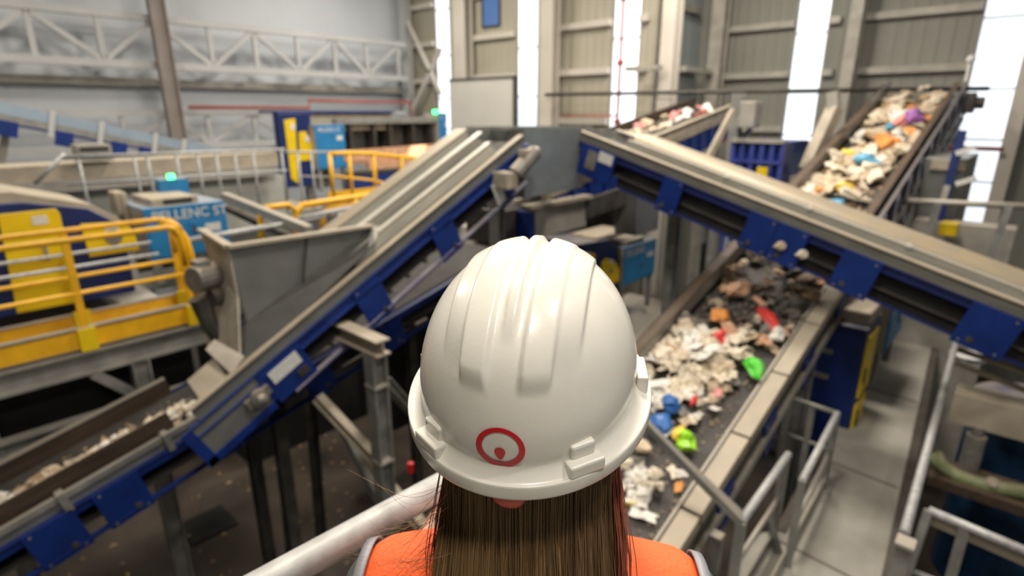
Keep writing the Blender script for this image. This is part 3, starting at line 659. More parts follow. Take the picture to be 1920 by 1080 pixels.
def cabinet(x0, x1, y, z0, z1, dep, label, txt, lamp=None, vent=True, leg=0., tsize=.15, toff=.14):
    t = thing('control_cabinet', label, 'cabinet', ((x0 + x1) / 2, y + dep / 2, z0))
    MB().box((x0, y, z0), (x1, y + dep, z1)).build('housing', M['lblue'], t, .012)
    MB().box((x0 - .004, y + .02, z0), (x0 + .004, y + dep - .02, z1 - .02)).build('end_panel', M['beige'], t)
    MB().box((x0 + .03, y - .012, z0 + .04), ((x0 + x1) / 2 - .01, y, z1 - .24)).build('door', M['lblue'], t, .004)
    d2 = MB().box(((x0 + x1) / 2 + .01, y - .012, z0 + .04), (x1 - .03, y, z1 - .24)).build('door', M['lblue'], t, .004)
    MB().box(((x0 + x1) / 2 + .05, y - .03, z0 + .3), ((x0 + x1) / 2 + .08, y - .012, z0 + .45)).build('handle', M['dsteel'], d2)
    MB().box((x1 - (x1 - x0) * .3, y - .016, z1 - .42), (x1 - (x1 - x0) * .1, y - .012, z1 - .30)).build('notice_plate', M['white'], d2)
    if vent:
        v = MB().box((x0 + .15, y + .1, z1), (x0 + (x1 - x0) * .7, y + dep - .1, z1 + .10)).build('roof_vent', M['beige'], t, .01)
        MB().box((x0 + .3, y + .09, z1 + .02), (x0 + (x1 - x0) * .62, y + .1, z1 + .08)).build('vent_grille', M['grille'], v)
    text(t, txt, (x0 + .09, y - .006, z1 - toff - .04), (1, 0, 0), (0, 0, 1), tsize, M['white'])
    if lamp:
        b = MB().box((lamp[0] - .2, y + dep - .25, z1), (lamp[0] + .2, y + dep - .05, z1 + .28)).build('lamp_box', M['lblue'], t)
        MB().tube([(lamp[0], y + dep - .15, z1 + .28), (lamp[0], y + dep - .15, z1 + .35)], .05, 12).build('green_lamp', M['green_lamp'], b, smooth=True, label='glowing green beacon')
    if leg:
        for x in (x0 + .08, x1 - .08): MB().box((x - .05, y + .05, z0 - leg), (x + .05, y + .15, z0)).build('leg', M['steel'], t)
        MB().box((x0 + .05, y + dep - .15, z0 - leg), (x1 - .05, y + dep - .05, z0)).build('leg', M['steel'], t)
    return t
# platform level of the left gantry
ZP = 4.20
Y1 = 8.3
zt = U(100, 350, y=Y1).z
s1x1 = U(240, 470, y=Y1).x
sorter(-1.3, Y1, ZP + .1, s1x1 + 1.3, zt - ZP - .1, 1.3, 'large navy sorting machine with yellow doors behind the yellow rails at the left', [
    ([(32, 588), (150, 566), (128, 470), (112, 400), (104, 391), (-5, 402)], 0), ([(168, 482), (262, 468), (250, 432), (225, 416), (150, 420)], 1.05)])
cx0, cx1 = U(268, 400, y=8.9).x, U(424, 400, y=8.9).x
cabinet(cx0, cx1, 8.9, U(290, 490, y=8.9).z, U(420, 376, y=8.9).z, 1.1, 'bright blue control cabinet with dusty roof behind the hopper', 'PELLENC ST', lamp=(U(322, 330, y=9.8).x, 0), leg=.35, tsize=.19, toff=.15)
tag(MB().box((cx0 - .05, 9.6, ZP + .3), (cx0 + .02, 10.0, 5.4)).box((cx0 - .12, 9.62, 5.1), (cx0 + .02, 9.98, 5.42)).build('side_duct', M['beige'], bevel=.01), 'beige duct on the left flank of the blue cabinet with the green lamp', 'duct')

# second sorter at the back
Y2 = 15.0
def X2(px): return U(px, 300, y=Y2).x
z2b = U(560, 350, y=Y2).z; z2t = U(560, 212, y=Y2).z
t = thing('sorting_machine', 'navy sorting machine with tall yellow doors far back at the long wall', 'machine', (X2(555), Y2 + .6, z2b))
MB().box((X2(530), Y2, z2b), (X2(590), Y2 + .3, z2t)).build('body', M['navy'], t, .02)
MB().box((X2(527), Y2 + .02, z2t), (X2(745), Y2 + 1.0, z2t + .06)).build('roof_edge', M['blue'], t)
MB().box((X2(590), Y2 + .15, z2t - .5), (X2(745), Y2 + 1.2, z2t)).build('hood', M['beige'], t, .02)
for pts in ([(532, 225), (553, 222), (559, 345), (546, 335)], [(560, 248), (573, 246), (584, 268), (584, 300), (562, 302)]):
    q = [U(px, py, y=Y2 - .02) for px, py in pts]
    dr = MB().prism([(v.x, v.z) for v in q], lambda a, b: (a, Y2 - .04, b), lambda a, b: (a, Y2, b)).build('door', M['yellow'], t, .008, label='yellow door')
    MB().box((q[0].x + .15, Y2 - .06, q[0].z - .25), (q[0].x + .28, Y2 - .04, q[0].z - .1)).build('notice_plate', M['white'], dr)
for x in (X2(535), X2(585)): MB().box((x - .08, Y2 + .2, z2b - 1.2), (x + .08, Y2 + .4, z2b)).build('leg', M['steel'], t)
cabinet(X2(585), X2(640), Y2 - .3, U(600, 318, y=Y2 - .3).z, U(600, 234, y=Y2 - .3).z, .9, 'blue control cabinet beside the far sorting machine', 'PELLENC ST', leg=.6, tsize=.13, vent=False)
# intake tunnel with dark curtains and dusty orange trough
t = thing('intake_tunnel', 'dark curtained intake tunnel at the back with a glinting orange-brown trough', 'machine', (X2(740), Y2, 4.2))
zt_, zm = U(700, 232, y=Y2).z, U(700, 275, y=Y2).z
xa, xb = X2(640), X2(815)
MB().box((xa - .1, Y2 - .1, zt_), (xb + .3, Y2 + 1.2, zt_ + .16)).build('roof', M['steel'], t, .01)
MB().box((xa, Y2 + .55, zm - .3), (xb, Y2 + .6, zt_)).build('curtain', M['dark'], t)
for k, px in enumerate((640, 662, 706, 736, 778, 812)):
    MB().box((X2(px) - .05, Y2 - .02, zm - .25), (X2(px) + .05, Y2 + .5, zt_)).build('frame_post', M['dsteel'], t)
for px in (684, 757, 795): MB().box((X2(px) - .2, Y2 + .3, zm - .15), (X2(px) + .25, Y2 + .34, zt_)).build('curtain', M['tile'], t, label='grey hanging curtain')
tr = MB().xz([(xa - .1, zm - .35), (xb + .35, zm - .42), (xb + .4, zm + .02), (xa - .1, zm - .04)], Y2 - .35, Y2 - .3).build('trough', M['copper'], t)
MB().box((xa, Y2 - .3, zm - .45), (xb + .3, Y2 + .6, zm - .38)).build('trough_floor', M['copper'], t)
MB().box((xa + .6, Y2 - .5, zm - .62), (xb + .9, Y2 - .3, zm - .40)).build('lower_trough', M['copper'], t)
MB().box((xa - .2, Y2 - .6, zm - 1.25), (xb + 1., Y2 - .5, zm - .7)).build('blue_frame', M['blue'], t)
MB().box((xa - .2, Y2 - .64, zm - .72), (xb + 1., Y2 - .5, zm - .62)).build('top_beam', M['dsteel'], t)
for x in (xa, xb): MB().box((x - .08, Y2 - .3, 0), (x + .08, Y2 - .1, zm - .7)).build('leg', M['steel'], t)
cb = cabinet(X2(820) - .05, X2(833), Y2 - .2, U(820, 290, y=Y2).z, U(820, 212, y=Y2).z, .7, 'narrow blue cabinet with a green lamp beside the curtained tunnel', 'ST', vent=False, leg=.3, tsize=.1)
x = X2(815); z = U(815, 210, y=Y2 - .1).z
MB().tube([(x + .02, Y2 - .1, z - .05), (x + .02, Y2 - .1, z + .06)], .08, 12).build('green_lamp', M['green_lamp'], cb, label='glowing green beacon')

# small sorter in the middle, seen past the helmet
Y3 = 7.2
sorter(U(1085, 470, y=Y3).x, Y3, 1.2, U(1163, 470, y=Y3).x - U(1085, 470, y=Y3).x, U(1130, 545, y=Y3).z + 1.5 - 1.2, 1.2, 'small navy sorting machine with yellow doors just right of the white helmet', [
    ([(1086, 500), (1115, 512), (1116, 475), (1090, 472)], 0), ([(1126, 522), (1142, 536), (1160, 526), (1161, 505), (1152, 490), (1138, 484), (1128, 492)], .7)], hood=False)
cx0, cx1 = U(1170, 490, y=Y3 - .1).x, U(1229, 480, y=Y3 - .1).x
cabinet(cx0, cx1, Y3 - .1, U(1170, 536, y=Y3 - .1).z, U(1170, 466, y=Y3 - .1).z, 1.1, 'light blue control cabinet right of the small sorter behind the helmet', 'PELLENC', leg=.9, tsize=.22, toff=.2)
pipe3 = tag(MB().box((cx0 - .9, Y3 + .1, 3.62), (cx0 + .5, Y3 + .9, 3.72)).build('roof_tray', M['beige']), 'dusty tray on top of the small sorter in the middle', 'tray')
tag(MB().box((9.2, 3.7, 1.0), (14.8, 8.6, 1.2)).build('lower_deck', M['plate']), 'beige lower deck beneath the small sorter and its cabinet', 'deck')
for (px, py, y) in ((1340, 420, 5.0),):
    q = U(px, py, y=y)
    tag(MB().ibeam((q.x, y, 1.2), (q.x, y, 5.0), .16, .16, .02).build('steel_post', M['steel']), {1270: 'thick grey steel post right of the small sorter cabinet', 1340: 'thin grey steel post left of where the waste belt dips under the crossing conveyor', 1210: 'grey steel post directly behind the light blue cabinet'}[px], 'post')
lad = thing('access_ladder', 'pale ladder leaning beside the waste belt under the crossing conveyor', 'ladder', (9.4, 4.2, 3))
q0, q1 = U(1350, 490, x=9.6), U(1388, 415, x=9.9)
for dx in (-.16, .16): MB().tube([Vector((q0.x, q0.y + dx, 1.2)), q1 + Vector((0, dx, .2))], .025, 8).build('stile', M['rail'], lad)
for i in range(9):
    p_ = Vector((q0.x, q0.y, 1.5)).lerp(q1, i / 8); MB().tube([p_ + Vector((0, -.16, 0)), p_ + Vector((0, .16, 0))], .016, 6).build('rung', M['rail'], lad)

# ------------------------------------------------------------------ yellow railed gantry at the left
YF, YB = 7.25, 7.95
fz = lambda px, py, y: U(px, py, y=y).z
xe = U(362, 590, y=YF).x
ztoe = fz(0, 650, YF); zbot = fz(0, 690, YF)
t = thing('gantry_platform', 'grey steel gantry carrying the yellow rails at the left', 'platform', (0, 7.6, zbot - .5))
MB().box((-2.5, YF, zbot - .02), (xe, YB + 2.6, zbot + .04)).build('deck', M['walk'], t)
MB().ibeam((-2.5, YF + .02, zbot - .17), (xe + .4, YF + .02, zbot - .17), .16, .26, .025).build('edge_beam', M['steel'], t)
MB().ibeam((-2.5, YF - .05, zbot - .85), (xe + .1, YF - .05, zbot - .85), .14, .2, .025).build('lower_beam', M['steel'], t)
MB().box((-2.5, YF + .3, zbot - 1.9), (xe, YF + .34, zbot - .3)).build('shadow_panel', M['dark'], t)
for x in (-1.6, .15, 1.55):
    MB().ibeam((x, YF, 0), (x, YF, zbot - .3), .18, .18, .02, up=(1, 0, 0)).build('leg', M['steel'], t)
MB().bar((1.5, YF - .02, zbot - .75), (1.1, YF - .02, zbot - .3), .1, .1).build('knee_brace', M['steel'], t)
for (y, label, zt2, zm2, zl, zb_) in ((YF, 'yellow guard rail on the front edge of the left gantry', fz(0, 467, YF), fz(0, 577, YF), ztoe, zbot), (YB, 'yellow guard rail on the inner side of the left gantry, before the sorter', fz(0, 447, YB), fz(0, 542, YB), fz(0, 620, YB), fz(0, 650, YB))):
    g = thing('guard_rail', label, 'railing', (1, y, zb_))
    xe_ = U(335, 430, y=y).x if y == YF else U(318, 415, y=y).x
    MB().tube([(-2.5, y, zt2), (xe_ - .12, y, zt2), (xe_ - .04, y, zt2 - .03), (xe_, y, zt2 - .12), (xe_, y, zm2 + .1)], .032, 12).build('top_rail', M['orange'], g, smooth=True)
    MB().tube([(-2.5, y, zm2), (xe_, y, zm2)], .024, 10).build('mid_rail', M['orange'], g, smooth=True)
    MB().tube([(-2.5, y, (zm2 + zt2) / 2), (xe_ - .25, y, (zm2 + zt2) / 2)], .02, 10).build('mid_rail', M['rail'], g, smooth=True, label='pale bare-metal rail')
    MB().box((-2.5, y - .012, zb_), (xe_ + .1, y, zl)).build('toe_board', M['orange'], g, label='orange-yellow toe board')
    MB().box((-2.5, y - .03, zl), (xe_ + .1, y + .02, zl + .02)).build('toe_rail', M['lsteel'], g)
    for x in (-1.4, U(118, 440, y=y).x, xe_):
        MB().box((x - .035, y - .02, zb_), (x + .035, y + .02, zt2)).build('post', M['orange'], g)
        MB().box((x - .08, y - .06, zb_ - .03), (x + .08, y - .01, zb_ + .22)).build('post_foot', M['yellow'], g)
# curved end loop
g = thing('guard_loop', 'broad yellow end loop of the gantry rails beside the hopper motor', 'railing', (xe, 7.4, zbot))
xq = U(322, 425, y=7.4).x
MB().tube([(xq - .1, 7.4, fz(300, 417, 7.4)), (xq + .02, 7.4, fz(318, 425, 7.4)), (xq + .1, 7.4, fz(330, 450, 7.4)), (xq + .22, 7.4, zbot + .1)], .065, 12).build('loop_rail', M['orange'], g, smooth=True)

# yellow rails on the middle gantry
def hoop_rail(name, label, pts, y, m=M['orange'], r=.045, posts=(), zb=4.0):
    g = thing(name, label, 'railing', (pts[0][0], y, zb))
    MB().tube(pts, r, 12).build('top_rail', m, g, smooth=True)
    for (x, z0, z1) in posts: MB().tube([(x, y, z0), (x, y, z1)], r, 10).build('post', m, g, smooth=True)
    return g
def pp(px, py, y): v = U(px, py, y=y); return (v.x, v.y, v.z)
y = 9.3
hoop_rail('guard_rail', 'small yellow hoop rail just behind the left end of the hopper rim', [pp(491, 470, y), pp(488, 405, y), pp(500, 389, y), pp(540, 384, y), pp(556, 396, y), pp(557, 470, y)], y, r=.05)
g = hoop_rail('guard_rail', 'long yellow rail curving right behind the hopper towards the steep conveyor', [pp(558, 470, y), pp(555, 402, y), pp(566, 385, y), pp(640, 374, y), pp(770, 355, y)], y, r=.06, posts=[(pp(665, 372, y)[0], pp(665, 440, y)[2], pp(665, 372, y)[2])])
MB().tube([pp(606, 440, y), pp(606, 402, y), pp(616, 390, y), pp(650, 384, y), pp(760, 370, y)], .055, 10).build('inner_rail', M['orange'], g, smooth=True)
y = 12.2
g = thing('guard_rail', 'yellow railing in front of the curtained tunnel at the back', 'railing', (8, y, 4.2))
MB().tube([pp(618, 288, y), pp(655, 287, y), pp(692, 288, y), pp(796, 299, y), pp(800, 308, y), pp(768, 345, y), pp(740, 362, y)], .055, 12).build('top_rail', M['orange'], g, smooth=True)
MB().tube([pp(620, 330, y), pp(700, 338, y), pp(752, 352, y)], .035, 10).build('mid_rail', M['orange'], g, smooth=True)
for px, a, b in ((618, 288, 370), (654, 287, 375), (700, 289, 370), (752, 294, 352), (797, 300, 330)):
    q = pp(px, a, y); MB().tube([q, (q[0], y, pp(px, b, y)[2])], .05, 10).build('post', M['orange'], g, smooth=True)
MB().box((pp(615, 370, y)[0], y - .03, pp(615, 372, y)[2]), (pp(770, 370, y)[0], y, pp(615, 360, y)[2])).build('toe_board', M['orange'], g)
tag(MB().box((7.7, 9.6, 3.86), (13.5, 14.0, 3.98)).build('middle_deck', M['walk']), 'beige deck behind the yellow railing at the back', 'deck')
tag(MB().box((12.8, 3.4, 1.2), (15.2, 5.6, 3.55)).build('dark_fill', M['dark'], bevel=.02), 'low black block added as dark backing behind the thin grey post', 'housing')  # black block added to keep the view behind the posts dark
tag(MB().box((4.2, 12.9, 0), (7.2, 14.6, 4.3)).build('dusty_housing', M['lsteel'], bevel=.03), 'low dusty housing in front of the far sorting machine', 'housing')
# dark pit and pale beams behind the hopper
tag(MB().bar(U(420, 368, y=10.5), U(580, 432, y=8.0), .12, .14).build('steel_beam', M['lsteel']), 'pale beam running diagonally behind the hopper rim', 'beam')
tag(MB().bar(U(425, 375, y=10.8) + Vector((0, 0, -.15)), U(560, 435, y=8.3) + Vector((0, 0, -.15)), .12, .1).build('steel_beam', M['dsteel']), 'darker beam below the pale diagonal beam behind the hopper', 'beam')
tag(MB().box((3.6, 10.1, 0), (7.6, 12.0, 4.2)).build('dark_pit_fill', M['dark']), 'solid black block as the dark recess behind the hopper under the yellow hoops', 'recess')  # solid black block standing in for the darkness of the pit
for i, (px, py, px2, py2) in enumerate(((430, 440, 610, 405), (330, 455, 500, 425), (560, 410, 680, 385))):
    tag(MB().tube([U(px, py, y=8.6), U(px2, py2, y=8.6)], .04, 8).build('grey_pipe', M['rail'], smooth=True), ['grey pipe along the back of the hopper between the yellow hoops', 'grey pipe between the blue cabinet and the hopper rim', 'grey pipe under the long curved yellow rail'][i], 'pipe')

# beige trough conveyor and walkway behind the left sorter
t = thing('covered_trough', 'long dusty beige trough conveyor behind the left sorter', 'conveyor', (3, 12.5, 5))
MB().bar((-3, 12.6, 5.50), (5.85, 12.6, 5.56), .9, .28).build('trough_body', M['beige'], t)
MB().bar((-3, 12.1, 5.30), (5.7, 12.1, 5.34), .06, .2).build('side_rail', M['lsteel'], t)
MB().box((-3, 12.3, 3.2), (6.0, 12.4, 5.2)).build('side_sheet', mat('pale_sheet', (.44, .45, .41), .5, .1, .1, 1), t)
for x in (.5, 3, 5.6): MB().box((x, 12.4, 0), (x + .15, 12.6, 5.3)).build('leg', M['steel'], t)
g = thing('guard_rail', 'pale grey railing in front of the beige trough on the left', 'railing', (3.5, 11.0, 5))
MB().tube([(1.9, 11, 5.86), (5.45, 11, 5.82)], .03, 10).build('top_rail', M['rail'], g, smooth=True)
MB().tube([(1.9, 11, 5.45), (5.45, 11, 5.42)], .022, 10).build('mid_rail', M['rail'], g, smooth=True)
for px in (145, 250, 275, 330, 370, 405, 440, 475, 528): q = U(px, 290, y=11.0); MB().tube([(q.x, 11, 4.6), (q.x, 11, 5.84)], .024, 8).build('post', M['rail'], g, smooth=True)
MB().tube([U(122, 288, y=11.0), U(65, 345, y=11.0)], .03, 8).build('stair_rail', M['rail'], g, smooth=True)
g = thing('guard_rail', 'pale grey railing beside the far sorting machine doors', 'railing', (7, 13, 5))
MB().tube([U(535, 285, y=13), U(622, 285, y=13)], .03, 10).build('top_rail', M['rail'], g, smooth=True)
MB().tube([U(560, 330, y=13), U(622, 332, y=13)], .022, 10).build('mid_rail', M['rail'], g, smooth=True)
for px in (558, 583, 620): q = U(px, 285, y=13); MB().tube([(q.x, 13, 4.0), q], .03, 8).build('post', M['rail'], g, smooth=True)
b = thing('vent_box', 'small beige box with dark slots near the far left conveyor', 'vent', tuple(U(178, 290, y=12.3)))
q = U(148, 303, y=12.0); q2 = U(208, 270, y=12.0)
MB().box((q.x, 12.0, q.z), (q2.x, 12.4, q2.z)).build('housing', M['lsteel'], b, .01)
for k in (.2, .62): MB().box((q.x + .05, 11.985, q.z + (q2.z - q.z) * k), (q2.x - .05, 12.0, q.z + (q2.z - q.z) * (k + .22))).build('slot', M['grille'], b)

# ------------------------------------------------------------------ I-beam stand in front of the steep conveyor
t = thing('beam_stand', 'grey I-beam stand with a dusty cap left of the helmet', 'stand', (3.0, 4.6, 0))
a = U(655, 622, y=5.05); b_ = U(712, 655, y=4.55)
a = Vector((3.02, 5.3, b_.z + .02)); bb = Vector((3.02, 4.5, b_.z + .02))
MB().ibeam(a, bb, .17, .17, .02).build('cap_beam', M['beige'], t, label='dusty cap beam')
MB().ibeam((3.02, 4.66, 0), (3.02, 4.66, b_.z - .07), .17, .17, .02, up=(1, 0, 0)).build('post_beam', M['steel'], t)
for z in (b_.z - .45, b_.z - 1.35): MB().box((2.93, 4.57, z), (3.11, 4.75, z + .03)).build('splice_plate', M['lsteel'], t)
def brace(p, q, w, m, label):
    tag(MB().ibeam(p, q, w, w, .015).build('brace_beam', m), label, 'brace')
brace(U(595, 745, y=5.6), U(708, 865, y=4.9), .11, M['beige'], 'dusty diagonal brace left of the I-beam stand')
brace(U(640, 800, y=5.6), U(722, 960, y=5.0), .09, M['steel'], 'pale diagonal strut reaching the foot of the I-beam stand')
brace(U(722, 715, y=4.9), U(800, 800, y=5.6), .11, M['steel'], 'grey diagonal brace right of the I-beam stand')
brace(U(722, 905, y=4.9), U(790, 985, y=4.4), .12, M['beige'], 'dusty short beam between the I-beam stand and the hand rail')
tag(MB().box((3.4, 4.2, .001), (4.4, 5.2, .05)).build('dark_plate', M['dark']), 'dark floor plate beside the I-beam stand', 'plate')
tag(MB().tube([U(770, 868, y=4.4), U(770, 885, y=4.4)], .035, 10).build('drink_can', M['logo']), 'small red can lying in the dark near the helmet brim', 'can')
q = U(390, 985, z=0)
tag(MB().box((q.x - .35, q.y - .35, 0.001), (q.x + .35, q.y + .35, .03)).build('floor_hatch', M['dark']), 'dark square hatch in the floor at the lower left', 'hatch')
for (px, py, w) in ((545, 905, .14), (590, 780, .12)):
    q = U(px, py, y=6.9); tag(MB().ibeam((q.x - .1, 6.95, 0), (q.x, 6.95, 3.0), w, w, .015).build('steel_post', M['dsteel']), 'dark post under the low conveyor, %s' % ('nearest the lower left floor' if px == 545 else 'half hidden beside the dusty brace'), 'post')
# shadowed machinery between the steep conveyor and the middle
tag(MB().bar(U(740, 520, y=7.6), U(960, 440, y=7.6), .7, .5).build('shadowed_trough', M['dsteel'], bevel=.02), 'dark littered trough under the steep conveyor left of the helmet', 'conveyor')
tag(MB().bar(U(700, 500, y=8.0), U(800, 440, y=8.0), .25, .4).build('yellow_duct', M['orange']), 'dim yellow housing glimpsed beneath the steep conveyor', 'housing')
tag(MB().box((4.8, 7.0, 1.5), (9.2, 8.0, 3.4)).build('dark_fill', M['dark']), 'black block filling the dark underside left of the helmet', 'housing')  # solid black fill for the dark area under the conveyors
tag(MB().tube([U(640, 690, y=6.9), U(800, 600, y=6.9)], .05, 8).build('grey_pipe', M['dsteel']), 'dark pipe under the low conveyor left of the helmet', 'pipe')

# ------------------------------------------------------------------ walkway and rails at the right
t = thing('walkway', 'pale dusty walkway leading away on the right between hand rails', 'walkway', (7, .8, 2.4))
poly = [(3.0, 1.38), (5.15, 1.34), (5.3, 1.2), (7.5, 1.32), (11.6, 1.6), (14, 1.75), (14, .85), (12.4, .74), (6.05, .34), (4.6, .22), (3.0, .1)]
MB().xy(poly, 2.42, 2.5).build('deck', M['walk'], t)
MB().bar((3.0, .12, 2.4), (14, .9, 2.4), .1, .22).build('edge_beam', M['dsteel'], t)
MB().bar((5.3, 1.2, 2.4), (14, 1.76, 2.4), .1, .22).build('edge_beam', M['dsteel'], t)
seam = MB()
for x in (5.1, 6.9, 9.4): seam.bar((x, .2 + (x - 3.0) * .07, 2.502), (x + .06, 1.2 + (x - 3.4) * .045, 2.502), .02, .006)
seam.build('plate_seams', M['dsteel'], t)
for x in (4.0, 7.5, 11.5): MB().ibeam((x, .75, 0), (x, .75, 2.4), .16, .16).build('leg', M['dsteel'], t)
ZR = 3.43
g = thing('guard_rail', 'pale pipe railing at the near left corner of the walkway', 'railing', (4.6, 1.2, 2.5))
MB().tube([U(1390, 978, z=ZR), U(1478, 852, z=ZR)], .034, 14).build('top_rail', M['rail'], g, smooth=True)
r0, r1 = U(1390, 978, z=ZR), U(1478, 852, z=ZR)
dn = Vector((0, 0, -1))
MB().tube([r0 + dn * .42, r1 + dn * .42], .024, 10).build('mid_rail', M['lsteel'], g, smooth=True)
MB().bar(r0 + dn * .86, r1 + dn * .86, .02, .12).build('toe_board', M['steel'], g)
MB().bar(r0, r0 + dn * .95, .07, .06).build('post', M['steel'], g); MB().bar(r1 - Vector((.08, 0, 0)), r1 + Vector((-.08, 0, -.95)), .07, .06).build('post', M['steel'], g)
MB().bar(r0 + Vector((.05, .0, 0)), r0 + Vector((.0, .62, .34)) + Vector((0, .5, .28)), .06, .05).build('stair_rail', M['steel'], g, label='sloping grey bar up towards the helmet')
bq = U(1216, 800, x=r0.x)
MB().bar(r0, bq + (bq - r0) * .25, .055, .065).build('sloping_rail', M['steel'], g)
g = thing('guard_rail', 'pale pipe railing beside the walkway below the navy sorter', 'railing', (5.8, 1.1, 2.5))
r2, r3, r4 = U(1505, 900, z=ZR), U(1570, 775, z=ZR), U(1480, 745, z=ZR)
MB().tube([r2, r3], .032, 14).build('top_rail', M['rail'], g, smooth=True)
MB().tube([r3, r4], .026, 12).build('cross_rail', M['steel'], g, smooth=True)
MB().tube([r3 + dn * .45, r4 + dn * .45], .022, 10).build('cross_rail', M['steel'], g, smooth=True)
MB().tube([r2 + dn * .45, r3 + dn * .45], .022, 10).build('mid_rail', M['steel'], g, smooth=True)
MB().bar(r2 + dn * .8 + Vector((-.9, 0, 0)), r3 + dn * .86, .02, .14).build('toe_board', M['lsteel'], g)
for q in (r2, r3, r4, r4.lerp(r3, .5)): MB().bar(q, q + dn * .95, .06, .05).build('post', M['steel'], g)
g = thing('gate_post', 'short grey post inside the near left railing of the walkway', 'post', (4.1, 1.5, 2.5))
q = U(1345, 1005, x=4.3); MB().bar(q, q + dn * .9, .1, .06).build('post_shaft', M['steel'], g); MB().box(tuple(q + Vector((-.05, -.05, 0))), tuple(q + Vector((.05, .05, .02)))).build('post_cap', M['lsteel'], g)
q = U(1440, 968, x=4.8); MB().bar(q, q + Vector((.2, -.1, -.5)), .05, .05).build('link_bar', M['steel'], g)
g = thing('hand_rail', 'long pale hand rail along the right edge of the walkway', 'railing', (7, .3, 2.5))
ra, rb_ = U(1700, 985, z=3.45), U(1796, 630, z=3.45)
MB().tube([ra + (ra - rb_) * .02, rb_], .036, 14).build('top_rail', M['rail'], g, smooth=True)
MB().tube([ra + dn * .45, rb_ + dn * .45], .022, 10).build('mid_rail', M['dsteel'], g, smooth=True)
MB().bar(ra + dn * .86, rb_ + dn * .86, .02, .14).build('toe_board', M['dsteel'], g)
for k in (0.02, .28, .55, .82): q = ra.lerp(rb_, k); MB().bar(q, q + dn * .95, .06, .05).build('post', M['steel'], g)
q = ra + Vector((-.25, -.03, 0)); MB().bar(q, q + dn * .95, .1, .07).build('post', M['steel'], g); MB().box(tuple(q + Vector((-.07, -.06, 0))), tuple(q + Vector((.07, .06, .03)))).build('post_cap', M['lsteel'], g)
g = thing('guard_rail', 'pale railing with a dusty web right of the short capped post', 'railing', (5.2, -.3, 2.5))
ra, rb_ = U(1742, 957, z=3.45), U(1990, 1062, z=3.45)
MB().tube([ra, rb_], .034, 14).build('top_rail', M['rail'], g, smooth=True)
MB().bar(ra + Vector((.03, 0, -.09)), rb_ + Vector((.03, 0, -.09)), .03, .08).build('rail_web', M['beige'], g)
MB().tube([ra + dn * .5 + Vector((-.15, 0, 0)), rb_ + dn * .5], .022, 10).build('mid_rail', M['rail'], g, smooth=True)
for k in (.3, .95): q = ra.lerp(rb_, k); MB().bar(q, q + dn * .95, .07, .06).build('post', M['steel'], g)
MB().bar(ra, ra + Vector((-.25, .05, -.9)), .06, .05).build('post', M['steel'], g)

# navy sorter with yellow edge beside the walkway, under the crossing conveyor
t = thing('sorting_machine', 'dark navy sorting machine with a yellow edge left of the walkway', 'machine', (8.0, 1.6, 2.3))
X4 = 7.9
ya, yb = U(1515, 700, x=X4).y, U(1612, 700, x=X4).y
zt4 = U(1560, 605, x=X4).z
MB().box((X4, yb, 0), (X4 + .85, ya + .12, zt4)).build('body', M['navy'], t, .02)
MB().box((X4 + .15, yb + .02, zt4), (X4 + .8, ya, zt4 + .18)).build('hood', M['beige'], t, .03)
for (z0, z1) in ((2.35, 2.85), (2.95, zt4 - .1)):
    dr = MB().box((X4 + .05, yb - .03, z0), (X4 + .6, yb, z1)).build('door', M['yellow'], t, .008, label='yellow door')
    MB().box((X4 + .1, yb - .05, z0 + .2), (X4 + .14, yb - .03, z0 + .4)).build('handle', M['dsteel'], dr)
for z in (zt4 - .42, zt4 - .78): MB().box((X4 - .03, ya - .25, z), (X4, ya - .08, z + .06)).build('latch', M['motor'], t)
cabinet(9.0, 10.2, 1.12, U(1640, 660, x=9.0).z, U(1645, 568, x=9.0).z, .5, 'teal-blue cabinet at the far left of the walkway under the crossing conveyor', 'ST', vent=False, leg=.5, tsize=.2)

# machinery right of the walkway
t = thing('cross_beam', 'broad dusty beam right of the walkway', 'beam', (7.2, -.2, 3.6))
a, b = U(1785, 758, x=7.3), U(1990, 812, x=7.3)
MB().bar(a, b, .16, .33).build('beam_web', M['beige'], t); MB().bar(a + Vector((.1, 0, .17)), b + Vector((.1, 0, .17)), .2, .03).build('beam_flange', M['beige'], t)
for k, (p, q) in enumerate((((1795, 655), (1930, 700)), ((1790, 680), (1930, 735)), ((1800, 635), (1900, 658)))):
    tag(MB().tube([U(*p, x=7.5), U(*q, x=7.5)], .03, 10).build('grey_pipe', M['beige'], smooth=True), ['middle', 'lowest', 'topmost'][k] + ' of the dusty pipes right of the far walkway rail', 'pipe')
t = thing('storage_tank', 'dark blue tank in the shadow at the right edge', 'tank', (7.9, -.5, 2))
MB().tube([(8.2, -.55, 1.0), (8.2, -.55, 3.3)], .62, 28).build('tank_shell', mat('tank_blue', (.012, .05, .13), .4, .1, .3, 4), t, .02)
MB().tube([(8.2, -.55, 3.3), (8.2, -.55, 3.36)], .64, 28).build('tank_rim', M['navy'], t)
q = U(1825, 840, x=7.2)
MB().tube([q + Vector((0, 0, -.35)), q + Vector((0, 0, .15))], .09, 12).tube([q + Vector((0, 0, .15)), q + Vector((0, 0, .25))], .05, 12).build('valve_body', M['motor'], t)
hs_ = [U(*p, x=6.9) for p in ((1752, 850), (1765, 872), (1790, 890), (1830, 905), (1875, 915), (1935, 925))]
tag(MB().tube(hs_, .07, 12).build('hose_pipe', M['hose'], smooth=True), 'mossy green hose below the dark tank', 'hose')
tag(MB().bar(U(1745, 880, x=7.0), U(1990, 960, x=7.0), .5, .1).build('littered_shelf', M['brown']), 'brown littered shelf under the green hose', 'shelf')
